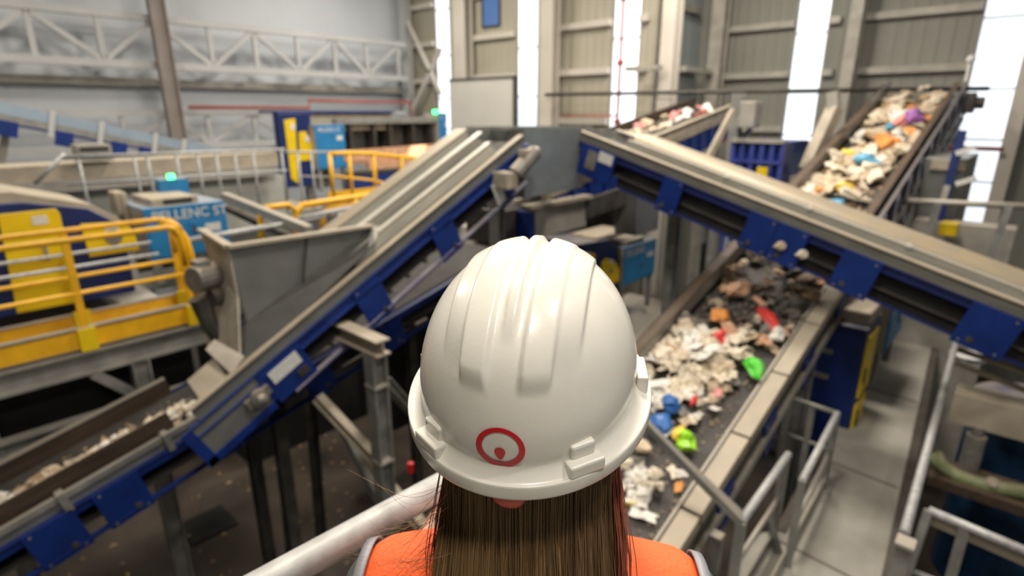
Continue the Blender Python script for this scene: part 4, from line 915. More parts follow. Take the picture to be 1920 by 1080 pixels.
for k, (px, py, mm) in enumerate(((1815, 925, 'motor'), (1862, 905, 'beige'), (1848, 940, 'brown'))):
    q = U(px, py, x=6.9); tag(MB().ball(q, .07, 9, 6, (1.4, 1, .6)).build('debris_lump', M[mm]), ['grey', 'pale', 'brown'][k] + ' lump of debris on the littered shelf at the right', 'debris')
q = U(1813, 672, x=9.2); tag(MB().tube([q, q + Vector((0, 0, .06))], .2, 16).build('lamp_dish', M['white']), 'flat white dish lying by the dusty pipes at the right', 'dish')

# ------------------------------------------------------------------ right background
t = thing('grey_silo', 'big grey machine body right of the wide waste belt', 'machine', (12.8, 1.2, 3))
q = U(1700, 300, x=12.6)
MB().box((12.6, .95, 2.6), (14.6, 1.56, 5.75)).build('body', M['hopper'], t, .02)
MB().box((12.55, .95, 5.55), (12.6, 1.45, 5.72)).build('pale_panel', M['beige'], t)
MB().box((12.57, 1.0, 4.5), (12.6, 1.5, 4.56)).build('seam_strip', M['dsteel'], t)
t = thing('blue_mast', 'dark blue upright with pale bracket beside the far right strip window', 'post', (12.3, 1.1, 2.5))
MB().bar(U(1805, 245, x=12.4), U(1752, 450, x=12.2) , .12, .16).build('mast', M['navy'], t)
MB().bar(U(1790, 305, x=12.3), U(1765, 385, x=12.2), .09, .05).build('bracket', M['lsteel'], t)
for py in (288, 345): q = U(1792, py, x=12.25); MB().bar(q, q + Vector((0, -.25, .12)), .05, .08).build('bracket_arm', M['white'], t)
tag(MB().box(tuple(U(1757, 441, x=11.6)), tuple(U(1797, 421, x=11.6) + Vector((.3, 0, 0)))).build('yellow_box', M['yellow'], bevel=.02), 'small yellow box below the far right strip window', 'box')
g = thing('guard_rail', 'grey railing at the far right beyond the waste belt', 'railing', (11.5, .7, 4.3))
MB().tube([U(1690, 376, x=11.5), U(1990, 390, x=11.5)], .05, 10).build('top_rail', M['lsteel'], g, smooth=True)
for px, py in ((1893, 384), (1760, 380)): q = U(px, py, x=11.5); MB().bar(q, q + Vector((0, .08, -1.1)), .1, .1).build('post', M['steel'], g)
tag(MB().box((12, U(1895, 470, x=12).y, 0), (12.5, U(1700, 470, x=12).y, U(1895, 445, x=12).z + .12)).build('pale_plinth', M['lsteel']), 'pale plinth behind the far right railing', 'plinth')
# crooked beige chute, grey post and blue container
t = thing('crooked_chute', 'crooked beige chute leaning before the recessed wall', 'chute', (13.3, 3.5, 5))
MB().bar(U(1562, 172, x=13.3), U(1564, 208, x=13.3), .22, .2).build('upper_section', M['lsteel'], t); MB().bar(U(1565, 203, x=13.3), U(1512, 318, x=12.8), .24, .22).build('lower_section', M['beige'], t)
MB().bar(U(1512, 330, x=12.8), U(1470, 345, x=12.8), .2, .2).build('outlet', M['beige'], t)
t = thing('grey_mast', 'grey post with a pale box at the end of the far conveyor', 'post', (12.6, 5, 0))
q = U(1386, 175, x=12.6)
MB().ibeam((12.6, q.y, 0), q, .22, .2, .02, up=(1, 0, 0)).build('mast', M['steel'], t)
MB().box(tuple(U(1412, 240, x=12.4)), tuple(U(1388, 190, x=12.4) + Vector((.4, 0, 0)))).build('junction_box', M['lsteel'], t, .02)
tag(MB().bar(U(1376, 205, x=11.8), U(1328, 295, x=11.4), .12, .1).build('strut', M['beige']), 'beige diagonal strut below the end of the far conveyor', 'strut')
tag(MB().bar(U(1412, 235, x=12.8), U(1380, 275, x=12.8), .08, .08).build('strut', M['steel']), 'thin grey strut right of the grey post with the pale box', 'strut')
t = thing('blue_container', 'blue ribbed container under the recessed wall', 'container', (12.5, 4.6, 4))
ya, yb = U(1372, 300, x=12.0).y, U(1465, 300, x=12.0).y; zt5 = U(1420, 266, x=12.0).z
MB().box((12.05, yb, 3.6), (13.6, ya, zt5)).build('shell', M['blue'], t)
for k in range(6): y_ = yb + (ya - yb) * k / 5; MB().box((11.98, y_ - .04, 3.6), (12.05, y_ + .04, zt5)).build('rib', mat('rib_lilac', (.05, .07, .30), .45, 0, .1, 4), t)
MB().box((11.95, yb - .03, zt5 - .02), (12.1, ya + .03, zt5 + .05)).build('rim', M['lsteel'], t); MB().box((11.96, yb, zt5 - .42), (12.05, ya, zt5 - .36)).build('band', MATS['rib_lilac'], t)
q = U(1428, 325, x=11.9); tag(MB().box(tuple(q + Vector((0, -.1, -.1))), tuple(q + Vector((.05, .1, .12)))).build('notice_board', M['yellow']), 'small yellow notice on the front of the blue ribbed container', 'notice')
tag(MB().box((12.4, 5.2, 5.15), (14.3, 7.3, 5.3)).build('far_deck', M['lsteel']), 'pale deck behind the far conveyor', 'deck')
# ------------------------------------------------------------------ waste on the belts
def lump_mesh(name, seed, amp=.45, sub=2):
    bm = bmesh.new(); bmesh.ops.create_icosphere(bm, subdivisions=sub, radius=.5)
    for v in bm.verts:
        n1 = noise.noise(v.co * 2.3 + Vector((seed * 7.1, 0, 3))); n2 = noise.noise(v.co * 6. + Vector((0, seed * 5.3, 1)))
        v.co *= 1 + amp * n1 * 1.5 + amp * .8 * n2
    me = bpy.data.meshes.new(name); bm.to_mesh(me); bm.free(); return me
def sheet_mesh(name, seed, amp=.25, n=9):
    bm = bmesh.new(); bmesh.ops.create_grid(bm, x_segments=n, y_segments=n, size=.5)
    for v in bm.verts:
        p = v.co * 2.6 + Vector((seed * 3.7, seed, 0))
        edge = 1 + .35 * noise.noise(v.co * 3 + Vector((seed, 9, 2)))
        v.co = Vector((v.co.x * edge, v.co.y * edge, amp * noise.noise(p) + .12 * noise.noise(p * 3)))
    g = bmesh.ops.extrude_face_region(bm, geom=bm.faces[:]); bmesh.ops.translate(bm, vec=(0, 0, .03), verts=[e for e in g['geom'] if isinstance(e, bmesh.types.BMVert)])
    bmesh.ops.recalc_face_normals(bm, faces=bm.faces)
    me = bpy.data.meshes.new(name); bm.to_mesh(me); bm.free(); return me
WC = {k: mat('waste_' + k, c, r, 0, .22, 9) for k, (c, r) in dict(
    cream=((.70, .62, .49), .6), white=((.78, .75, .69), .5), beige=((.56, .45, .32), .7), tan=((.44, .30, .17), .7), brown=((.17, .12, .085), .8),
    grey=((.22, .205, .185), .6), darkgrey=((.10, .095, .09), .6), orange=((.75, .30, .07), .6), peach=((.62, .36, .22), .6), red=((.62, .035, .03), .45), green=((.08, .60, .03), .4), lime=((.32, .70, .02), .4),
    blue=((.02, .13, .42), .4), sky=((.12, .40, .62), .5), pink=((.75, .30, .28), .5), yellow=((.80, .58, .06), .5), purple=((.34, .14, .42), .5)).items()}
LUMPS = [lump_mesh('crumpled_film', i) for i in range(7)]; SHEETS = [sheet_mesh('film_sheet', i) for i in range(5)]
VAR = {}
def variant(kind, i, c):
    key = (kind, i, c)
    if key not in VAR:
        me = (LUMPS if kind == 'lump' else SHEETS)[i].copy(); me.materials.append(WC[c]); VAR[key] = me
    return VAR[key]
def place(Mx, s, y, z, size, c, name, label, group=None, kind='lump', rot=None, i=None, cat='waste'):
    i = rnd.randrange(7 if kind == 'lump' else 5) if i is None else i
    o = bpy.data.objects.new(name, variant(kind, i, c)); col.objects.link(o)
    r = rot if rot is not None else (rnd.uniform(-.5, .5), rnd.uniform(-.5, .5), rnd.uniform(0, 6.28))
    o.matrix_world = Mx @ Matrix.LocRotScale(Vector((s, y, z)), Euler(r), Vector(size))
    return tag(o, label, cat, group)
def on(Mx, px, py, h=0.):
    """belt coordinates (s, y) of a photograph point"""
    O = Mx @ Vector((0, 0, h)); n = Mx.to_3x3() @ Vector((0, 0, 1)); e = Vector((0, 0, EYE)); v = U(px, py, d=1.) - e
    p = e + v * (n.dot(O - e) / n.dot(v)); q = Mx.inverted() @ p; return q.x, q.y
KN = {'cream': ('plastic_scrap', 'cream crumpled plastic scrap'), 'white': ('film_scrap', 'white crumpled film scrap'), 'beige': ('cardboard_scrap', 'beige crushed cardboard scrap'), 'tan': ('cardboard_scrap', 'tan cardboard scrap'),
      'brown': ('soiled_scrap', 'brown soiled scrap'), 'grey': ('film_scrap', 'grey crumpled film scrap'), 'darkgrey': ('soiled_scrap', 'dark grey soiled scrap'), 'peach': ('cardboard_scrap', 'reddish tan scrap'),
      'pink': ('plastic_scrap', 'pink plastic scrap'), 'yellow': ('plastic_scrap', 'yellow plastic scrap'), 'orange': ('plastic_scrap', 'orange plastic scrap')}
def scatter(Mx, s0, s1, y0, y1, n, pal, sz, where, z0=.03, flat=.5, lift=.08):
    keys = [k for k, w in pal for _ in range(w)]
    for _ in range(n):
        c = rnd.choice(keys); a = rnd.uniform(*sz); nm, lb = KN[c]
        kind = 'sheet' if rnd.random() < .55 else 'lump'
        place(Mx, rnd.uniform(s0, s1), rnd.uniform(y0, y1), z0 + rnd.random() * lift + a * .12, (a * rnd.uniform(.8, 1.5), a * rnd.uniform(.6, 1.), a * (flat if kind == 'lump' else 1.) * rnd.uniform(.6, 1.1)), c, nm, lb + ' ' + where, lb + ' ' + where, kind)
def sw(px, py): return on(MW, px, py)[0]
near = [('cream', 9), ('white', 6), ('beige', 2), ('grey', 1), ('tan', 1)]
# sparse foot of the belt, dense middle, soiled heap before the crossing conveyor, upper run
scatter(MW, sw(1230, 1010), sw(1300, 850), .12, 1.15, 26, near + [('darkgrey', 2)], (.09, .20), 'on the near foot of the wide belt')
scatter(MW, sw(1300, 850), sw(1380, 720), .22, 1.2, 56, near, (.11, .25), 'beside the helmet on the wide belt')
scatter(MW, sw(1340, 730), sw(1400, 640), .34, 1.2, 74, near, (.12, .27), 'in the dense middle of the wide belt', lift=.14)
scatter(MW, sw(1400, 650), sw(1440, 560), .06, 1.15, 34, [('grey', 4), ('brown', 3), ('beige', 3), ('peach', 2), ('darkgrey', 3), ('cream', 1)], (.09, .20), 'below the soiled heap on the wide belt', lift=.1)
scatter(MW, sw(1430, 570), sw(1450, 440), .02, 1.22, 62, [('brown', 5), ('grey', 5), ('darkgrey', 4), ('tan', 3), ('peach', 1), ('beige', 2)], (.12, .26), 'in the soiled heap under the crossing conveyor', lift=.16)
scatter(MW, sw(1590, 390), sw(1630, 300), .3, 1.1, 56, [('cream', 8), ('beige', 4), ('white', 2), ('pink', 1), ('tan', 1)], (.18, .40), 'just past the crossing conveyor on the wide belt', lift=.15)
scatter(MW, sw(1630, 305), sw(1690, 215), .15, 1.1, 52, [('cream', 7), ('beige', 4), ('white', 3), ('tan', 2), ('orange', 1)], (.2, .42), 'midway up the wide belt', lift=.15)
scatter(MW, sw(1690, 220), 14.2, .05, 1.15, 40, [('beige', 6), ('cream', 5), ('tan', 3), ('brown', 1)], (.18, .36), 'at the top end of the wide belt', lift=.2)
scatter(MK, sK(-40, 950), sK(365, 745), .24, .56, 120, [('cream', 5), ('beige', 5), ('white', 3), ('tan', 3), ('grey', 1)], (.09, .18), 'in the line of waste on the low left belt', z0=.04, lift=.1)
scatter(MF, -2.6, 3.2, .12, .8, 34, [('cream', 6), ('beige', 5), ('white', 2), ('pink', 1)], (.18, .34), 'on the far conveyor behind the crossing one', z0=.12, lift=.12)
def special(Mx, px, py, z, size, c, name, label, kind='lump', rotz=0., i=0, tilt=(0, 0)):
    s, y = on(Mx, px, py, z)
    if isinstance(rotz, tuple): a, b = on(Mx, *rotz[:2]), on(Mx, *rotz[2:]); rotz = math.atan2(b[1] - a[1], b[0] - a[0])
    return place(Mx, s, y, z, size, c, name, label, None, kind, (tilt[0], tilt[1], rotz), i, 'waste')
special(MW, 1445, 600, .17, (.62, .17, .10), 'red', 'plastic_bag', 'long red plastic bag on the soiled heap of the wide belt', 'lump', (1465, 625, 1418, 568), 2)
special(MW, 1458, 626, .16, (.26, .17, .11), 'white', 'bag_end', 'white torn bag end below the long red bag', 'lump', 0, 3)
special(MW, 1347, 631, .16, (.24, .18, .12), 'red', 'plastic_scrap', 'small bright red scrap left of the long red bag', 'lump', 0, 1)
special(MW, 1350, 593, .16, (.28, .2, .13), 'orange', 'cardboard_scrap', 'orange-brown crushed box above the bright red scrap', 'lump', 0, 4)
special(MW, 1387, 540, .2, (.32, .25, .16), 'peach', 'crushed_carton', 'reddish brown carton at the left edge of the soiled heap', 'lump', 0, 5)
special(MW, 1417, 690, .17, (.36, .20, .13), 'green', 'plastic_bottle', 'vivid green plastic bottle near the right skirt of the wide belt', 'lump', .8, 2)
special(MW, 1287, 826, .13, (.24, .19, .13), 'lime', 'plastic_bottle', 'lime green crumpled bottle beside the helmet', 'lump', .3, 3)
special(MW, 1272, 812, .12, (.2, .14, .09), 'yellow', 'plastic_scrap', 'yellow scrap touching the lime green bottle', 'lump', 0, 1)
special(MW, 1257, 757, .14, (.24, .17, .13), 'blue', 'plastic_tub', 'upper of the two blue pieces next to the helmet brim', 'lump', .5, 6)
special(MW, 1240, 797, .14, (.30, .2, .13), 'blue', 'plastic_tub', 'lower of the two blue pieces next to the helmet brim', 'lump', .2, 4)
special(MW, 1272, 912, .05, (.12, .07, .03), 'orange', 'cardboard_scrap', 'flat orange card on the near foot of the wide belt', 'sheet', .3, 1)
special(MW, 1184, 945, .06, (.05, .15, .05), 'yellow', 'plastic_scrap', 'narrow yellow-orange strip beside the hair on the near belt', 'lump', .2, 2)
special(MW, 1345, 737, .15, (.15, .09, .07), 'pink', 'plastic_scrap', 'pink-tipped scrap in the middle of the wide belt', 'lump', .2, 0)
special(MW, 1302, 750, .13, (.14, .06, .06), 'red', 'plastic_scrap', 'thin dark red strip above the two blue pieces', 'lump', .2, 5)
special(MW, 1205, 965, .06, (.10, .24, .06), 'white', 'film_scrap', 'long white film strip at the near foot of the belt', 'sheet', .2, 2)
special(MW, 1205, 925, .07, (.24, .13, .10), 'white', 'film_scrap', 'branching white film next to the hair', 'lump', .5, 6)
special(MW, 1262, 885, .06, (.15, .08, .05), 'cream', 'film_scrap', 'small cream film lying alone on the bare dark belt', 'sheet', .9, 0)
special(MW, 1618, 299, .26, (.30, .52, .22), 'sky', 'plastic_bag', 'light blue bag on the upper run of the wide belt', 'lump', 0, 1)
special(MW, 1712, 221, .26, (.40, .40, .28), 'purple', 'plastic_bag', 'purple bag near the top of the wide belt', 'lump', .2, 3)
special(MW, 1688, 228, .24, (.32, .3, .2), 'pink', 'plastic_bag', 'pink bag left of the purple bag', 'lump', 0, 2)
special(MW, 1664, 268, .24, (.4, .4, .2), 'orange', 'crushed_carton', 'orange-brown carton between the light blue and purple bags', 'lump', .2, 5)
special(MW, 1590, 290, .22, (.2, .2, .18), 'yellow', 'plastic_scrap', 'amber scrap just left of the light blue bag', 'lump', 0, 4)
special(MW, 1582, 352, .22, (.22, .26, .15), 'yellow', 'plastic_bag', 'yellow piece low on the upper run of the wide belt', 'lump', 0, 6)
special(MW, 1534, 356, .2, (.16, .17, .15), 'orange', 'plastic_ball', 'round orange-red piece by the left skirt of the upper belt', 'lump', 0, 0)
special(MW, 1567, 378, .12, (.2, .22, .1), 'sky', 'film_scrap', 'small light blue film at the edge of the crossing conveyor', 'sheet', 0, 3)
special(MW, 1668, 238, .24, (.15, .15, .12), 'sky', 'film_scrap', 'tiny light blue film amid cream scraps high on the belt', 'lump', 0, 3)
# fine crumbs nobody could count
def crumbs(Mx, s0, s1, y0, y1, n, m, label, r=(.008, .03), z=.012):
    mb = MB()
    for _ in range(n):
        a = rnd.uniform(*r); s, y = rnd.uniform(s0, s1), rnd.uniform(y0, y1); k = rnd.uniform(0, 6.28)
        pts = [Vector((s + a * math.cos(k + j * 2.1) * rnd.uniform(.6, 1.4), y + a * math.sin(k + j * 2.1), z)) for j in range(3)] + [Vector((s, y, z + a * rnd.uniform(.5, 1.2)))]
        mb.add([Mx @ p for p in pts], [(0, 1, 3), (1, 2, 3), (2, 0, 3), (0, 2, 1)])
    return tag(mb.build('waste_crumbs', m), label, 'waste', None, 'stuff')
crumbs(MW, -.8, 6.2, .03, 1.25, 900, WC['beige'], 'fine pale crumbs strewn over the near run of the wide belt')
crumbs(MW, 6.2, 14, .03, 1.25, 500, WC['tan'], 'fine tan crumbs strewn over the upper run of the wide belt', (.02, .06))
crumbs(MK, -2.4, 1.7, .2, .9, 500, WC['tan'], 'fine crumbs along the low left belt')
crumbs(Matrix.Translation((0, 0, 0)), -2, 6, 5, 12, 260, WC['tan'], 'fine litter on the dark hall floor at the lower left', (.02, .06))
# loose scraps caught on the crossing conveyor's lower rail
for (px, py, c, lab) in ((1462, 462, 'beige', 'left pale scrap stuck on the lower rail of the crossing conveyor'), (1503, 478, 'cream', 'right pale scrap stuck on the lower rail of the crossing conveyor')):
    q = U(px, py, x=6.93); o = bpy.data.objects.new('film_scrap', variant('lump', 2, c)); col.objects.link(o); o.location = q; o.scale = (.1, .14, .1); tag(o, lab, 'waste')
# ------------------------------------------------------------------ the woman at the rail
HP = FH * .534 + RT * .0186 + Vector((0, 0, EYE - .2583))
HE = Euler((.1789, .014, AZ - PI / 2 - .2142), 'YXZ')
HM = Matrix.Translation(HP) @ HE.to_matrix().to_4x4()
hel = bpy.data.objects.new('safety_helmet', None); col.objects.link(hel); hel.matrix_world = HM; hel.empty_display_size = .05
tag(hel, 'white hard hat with a red ring emblem worn by the woman in front', 'helmet'); INV[hel.name] = HM.inverted()
ha, hb, hh, PW = .1080, .1355, .1361, 2.18
def sm(a, b, x):
    t = max(0, min(1, (x - a) / (b - a))); return t * t * (3 - 2 * t)
def ridge(x, y, z):
    """moulded ribs running front to back over the crown"""
    ax = abs(x); e = .0018
    up = sm(.475, .60, z / hh) if y < 0 else sm(.30, .45, z / hh)
    up2 = sm(.55, .85, z / hh)
    r = .0052 * sm(.0135 - e, .0135 + e, ax) * (1 - sm(.037 - e, .037 + e, ax)) * up
    r += .0058 * (1 - sm(.003, .0085, ax)) * sm(.72, .95, z / hh)
    r += .0038 * sm(.037 - e, .037 + e, ax) * (1 - sm(.0575 - e, .0575 + e, ax)) * up2
    return r
def dome_pt(th, t, off=0.):
    r = (1 - t ** PW) ** (1 / PW)
    if t < .3: r *= 1 - .03 * (1 - t / .3) ** 2
    p = Vector((ha * r * math.cos(th), hb * r * math.sin(th), hh * t))
    n = Vector((p.x / ha ** 2, p.y / hb ** 2, p.z / hh ** 2 * .9)).normalized()
    return p + n * (ridge(p.x, p.y, p.z) + off)
NT = 320; ts = [math.sin(i / 96 * PI / 2) ** 1.0 for i in range(97)]
vs, fs = [], []
rings = []
def ringadd(fn):
    i0 = len(vs); vs.extend(fn(2 * PI * k / NT) for k in range(NT)); rings.append(i0)
for t in reversed([q for q in ts[:-1] if q > .055]): ringadd(lambda a, t=t: dome_pt(a, t))
def brim_pt(a, out, z):
    peak = .028 * max(0, math.sin(a)) ** 2
    k = .85 - .36 * math.sin(a) ** 2; f = 1 - .022 * max(0., 1 - max(0, out) / .006)
    return Vector(((ha * f + out * k) * math.cos(a), (hb * f + out * k + peak * min(1, out / .015)) * math.sin(a), z))
for out, z in ((-.0004, .0055), (.0008, .0020), (.0028, -.0015), (.0058, -.0045), (.0095, -.0066), (.0135, -.0078), (.0155, -.0074), (.0168, -.0080), (.0175, -.0100), (.0176, -.0205), (.0168, -.0222), (.0152, -.0222), (.0143, -.0205), (.0118, -.0140), (.004, -.0100), (-.003, -.009)):
    ringadd(lambda a, out=out, z=z: brim_pt(a, out, z))
for t in (0.02, .2, .4, .6, .75, .88): ringadd(lambda a, t=t: dome_pt(a, t, -.004) if False else Vector(((ha - .004) * (1 - t ** PW) ** (1 / PW) * math.cos(a), (hb - .004) * (1 - t ** PW) ** (1 / PW) * math.sin(a), (hh - .004) * t)))
top = len(vs); vs.append(dome_pt(0, 1.0)); inn = len(vs); vs.append(Vector((0, 0, hh - .004)))
for k in range(NT): fs.append((top, rings[0] + k, rings[0] + (k + 1) % NT)); fs.append((inn, rings[-1] + (k + 1) % NT, rings[-1] + k))
for a, b in zip(rings, rings[1:]):
    for k in range(NT): fs.append((a + k, b + k, b + (k + 1) % NT, a + (k + 1) % NT))
shell = MB().add(vs, fs).build('shell', M['helmet'], hel, smooth=True, local=True)
# emblem: red off-centre ring and drop laid on the shell
def on_shell(th, t, off): return dome_pt(th, t, off)
def emblem(poly_out, poly_in=None):
    """2D outline (x right, z up, metres, seen from behind) wrapped on the shell"""
    mb = MB()
    LT = .165
    def wrap(x, z, off=.0007): # walk along the surface
        th = 1.5 * PI + x / ha * .985
        return dome_pt(th, max(.001, LT + z / hh), off)
    if poly_in:
        n = len(poly_out); rs = 4
        pts = [[(o[0] + (i[0] - o[0]) * k / rs, o[1] + (i[1] - o[1]) * k / rs) for o, i in zip(poly_out, poly_in)] for k in range(rs + 1)]
        vv = [wrap(*p) for r in pts for p in r]; ff = [(k * n + j, k * n + (j + 1) % n, (k + 1) * n + (j + 1) % n, (k + 1) * n + j) for k in range(rs) for j in range(n)]
    else:
        n = len(poly_out); c = (sum(p[0] for p in poly_out) / n, sum(p[1] for p in poly_out) / n)
        vv = [wrap(*c)] + [wrap(*p) for p in poly_out]; ff = [(0, 1 + j, 1 + (j + 1) % n) for j in range(n)]
    return mb.add(vv, ff)
R = .0212
out = [(R * math.cos(2 * PI * i / 64), R * .945 * math.sin(2 * PI * i / 64)) for i in range(64)]
inn_ = [(.0160 * math.cos(2 * PI * i / 64) + .0002, .0148 * math.sin(2 * PI * i / 64) + .0012) for i in range(64)]
em = emblem(out, inn_).build('ring_emblem', M['logo'], hel, smooth=True, local=True, label='red ring emblem with a drop inside')
drop = [(.0048 * math.sin(a) * (1 - .45 * max(0, -math.cos(a))), -.0028 + (.0048 if math.cos(a) > 0 else .0085) * math.cos(a)) for a in [2 * PI * i / 32 for i in range(32)]]
emblem(drop).build('drop_mark', M['logo'], em, smooth=True, local=True)
# accessory sockets on the brim
def socket(th, w=.034, tab=True):
    c = brim_pt(th, .0035, -.002); e = Vector((-math.sin(th), math.cos(th), 0)); n = Vector((math.cos(th), math.sin(th), 0)); z = Vector((0, 0, 1))
    def bx(mb, c, a, b, h):
        return mb.bar(c - e * a / 2, c + e * a / 2, b, h, up=(0, 0, 1))
    mb = MB(); bx(mb, c + n * .0035 + z * .0, w, .0125, .013)
    s_ = mb.build('accessory_socket', M['helmet'], hel, .0022, local=True)
    mb = MB(); bx(mb, c - n * .0035 + z * .009, w * .68, .010, .022)
    mb.build('socket_tab', M['helmet'], s_, .0025, local=True)
for th in (PI * 1.5 + .64, PI * 1.5 - .66): socket(th)
for th in (.13, PI - .13):
    c = brim_pt(th, .005, .002); e = Vector((-math.sin(th), math.cos(th), 0)); n = Vector((math.cos(th), math.sin(th), 0))
    s_ = MB().bar(c - e * .019, c + e * .019, .011, .02).build('ear_slot_block', M['helmet'], hel, .002, local=True)
    MB().bar(c + n * .0052 - e * .013 + Vector((0, 0, .003)), c + n * .0052 + e * .013 + Vector((0, 0, .003)), .002, .007).build('ear_slot', M['strap'], s_, local=True)
# harness: headband, rear knob
hband = MB()
hv = []
for z in (-.006, -.034):
    hv += [Vector((.083 * math.cos(2 * PI * i / 48), .101 * math.sin(2 * PI * i / 48), z)) for i in range(48)]
hb_ = MB().add(hv, [(i, (i + 1) % 48, 48 + (i + 1) % 48, 48 + i) for i in range(48)]).build('headband', M['strap'], hel, local=True)
MB().ball((.003, -.122, -.043), .0115, 14, 8, (1.3, .6, 1)).build('ratchet_knob', M['pinkred'], hb_, smooth=True, local=True, label='red rear knob')

# body: one continuous figure, built in a frame standing on the platform (x right, y forward)
ZF = 4.62
BM = Matrix.Translation(FH * .53 + RT * .022 + Vector((0, 0, ZF))) @ Matrix.Rotation(AZ - PI / 2 - .06, 4, 'Z')
per = bpy.data.objects.new('person', None); col.objects.link(per); per.matrix_world = BM
tag(per, 'woman seen from behind in an orange vest, long brown hair, standing at the pipe rail', 'person'); INV[per.name] = BM.inverted()
HL = BM.inverted() @ HM  # helmet in body space
hc = HL @ Vector((0, .0, -.035))
def capsule(mb, p, q, r0, r1, n=14):
    p, q = Vector(p), Vector(q); d = (q - p); L = d.length; d.normalize()
    pts, rr = [], []
    for k in range(5): a = PI / 2 * (1 - k / 4); pts.append(p - d * r0 * math.sin(a)); rr.append(max(.0005, r0 * math.cos(a)))
    for k in range(1, 5): pts.append(p.lerp(q, k / 5)); rr.append(r0 + (r1 - r0) * k / 5)
    for k in range(5): a = PI / 2 * k / 4; pts.append(q + d * r1 * math.sin(a)); rr.append(max(.0005, r1 * math.cos(a)))
    return mb.tube(pts, rr, n)
def limb(mb, pts):
    for (p, r), (q, s) in zip(pts, pts[1:]): capsule(mb, p, q, r, s)
    return mb
def fused(mb, name, m, voxel, parent, smooth=4, label=None):
    o = mb.build(name, m, None); me = o.data
    r = o.modifiers.new('fuse', 'REMESH'); r.mode = 'VOXEL'; r.voxel_size = voxel; r.use_smooth_shade = True
    if smooth: s_ = o.modifiers.new('soft', 'SMOOTH'); s_.iterations = smooth; s_.factor = .5
    dg = bpy.context.evaluated_depsgraph_get(); me2 = bpy.data.meshes.new_from_object(o.evaluated_get(dg))
    me2.name = name; me2.materials.clear(); me2.materials.append(m)
    for p in me2.polygons: p.use_smooth = True
    o.modifiers.clear(); o.data = me2; o.parent = parent; INV[o.name] = INV[parent.name]
    if label: o['label'] = label
    return o
SH = 1.348  # shoulder height
SL, SR = Vector((-.166, 0, SH - .005)), Vector((.166, 0, SH - .005))
# hands rest on the rail in front of her: left on the pipe, right hanging relaxed
LH = Vector((-.16, .20, 1.235)); RH = Vector((.25, .14, .80))
EL = Vector((-.27, .0, 1.13)); ER = Vector((.27, -.03, 1.10))
b = MB()
b.ball((hc.x, hc.y, hc.z), .1, 20, 14, (.76, .93, 1.1))                       # skull
b.ball((hc.x, hc.y + .035, hc.z - .075), .07, 16, 10, (.82, .85, .9))          # jaw
fz_ = hc.y + .093
b.ball((hc.x, fz_ + .006, hc.z - .04), .016, 10, 8, (.8, 1.2, 1.3))            # nose
for s in (-1, 1):
    b.ball((hc.x + s * .078, hc.y - .002, hc.z - .035), .03, 10, 8, (.35, .7, 1.05))   # ears
    b.ball((hc.x + s * .03, fz_ - .014, hc.z - .012), .017, 10, 8, (1.3, .6, .6))      # brow
b.ball((hc.x, fz_ - .006, hc.z - .085), .02, 10, 8, (1.2, .5, .4))             # mouth
capsule(b, (hc.x, hc.y - .01, hc.z - .07), (0, -.01, SH + .01), .053, .06)     # neck
limb(b, [((0, -.01, SH - .01), .075), ((0, 0, SH - .14), .115), ((0, .0, SH - .33), .108), ((0, 0, .93), .125), ((0, 0, .86), .13)])
for s, S, E_, Hd in ((-1, SL, EL, LH), (1, SR, ER, RH)):
    capsule(b, (s * .05, -.01, SH + .0), S, .062, .052)
    limb(b, [(S, .052), (E_, .039), (Hd, .026)])
    capsule(b, (s * .085, 0, .88), (s * .095, .01, .49), .088, .058); capsule(b, (s * .095, .01, .49), (s * .1, -.01, .09), .056, .037); capsule(b, (s * .1, -.03, .045), (s * .11, .14, .035), .04, .034)
# hands: palm, four unequal bent fingers, thumb
def hand(mb, w, d, nrm, side, curl):
    """w wrist, d finger direction, nrm back of the hand, side = thumb side"""
    w, d, nrm, side = Vector(w), Vector(d).normalized(), Vector(nrm).normalized(), Vector(side).normalized()
    for k in range(4):
        o = side * (.028 - .0185 * k)
        capsule(mb, w + o * .7 + d * .01, w + o + d * .082, .013, .0115, 10)
        L = (.040, .045, .042, .033)[k]; a = d; p = w + o + d * .084; r = .0092
        for j, f in enumerate((1, .72, .55)):
            c = curl * (j + 1) * .62; a = (d * math.cos(c) - nrm * math.sin(c)); q = p + a * L * f
            capsule(mb, p, q, r, r * .9, 10); p = q; r *= .92
    p = w + side * .022 + d * .018; q = p + (side * .75 + d * .7 - nrm * .25).normalized() * .042; capsule(mb, p, q, .013, .0105, 10)
    q2 = q + (side * .25 + d * .85 - nrm * .45).normalized() * .032; capsule(mb, q, q2, .0103, .0085, 10)
hand(b, LH, (.25, .95, -.1), (0, .1, 1), (1, 0, 0), .95)
hand(b, RH, (0, .12, -1), (1, 0, 0), (0, 1, .1), .45)
body = fused(b, 'body', M['skin'], .0065, per, 3)
for s in (-1, 1):
    e_ = MB().ball((hc.x + s * .031, fz_ - .0125, hc.z - .028), .012, 14, 10).build('eye', M['eye'], None, smooth=True); e_.parent = per; INV[e_.name] = INV[per.name]
    p_ = MB().ball((hc.x + s * .031, fz_ - .0025, hc.z - .028), .0045, 10, 6).build('pupil', M['strap'], None, smooth=True); p_.parent = e_
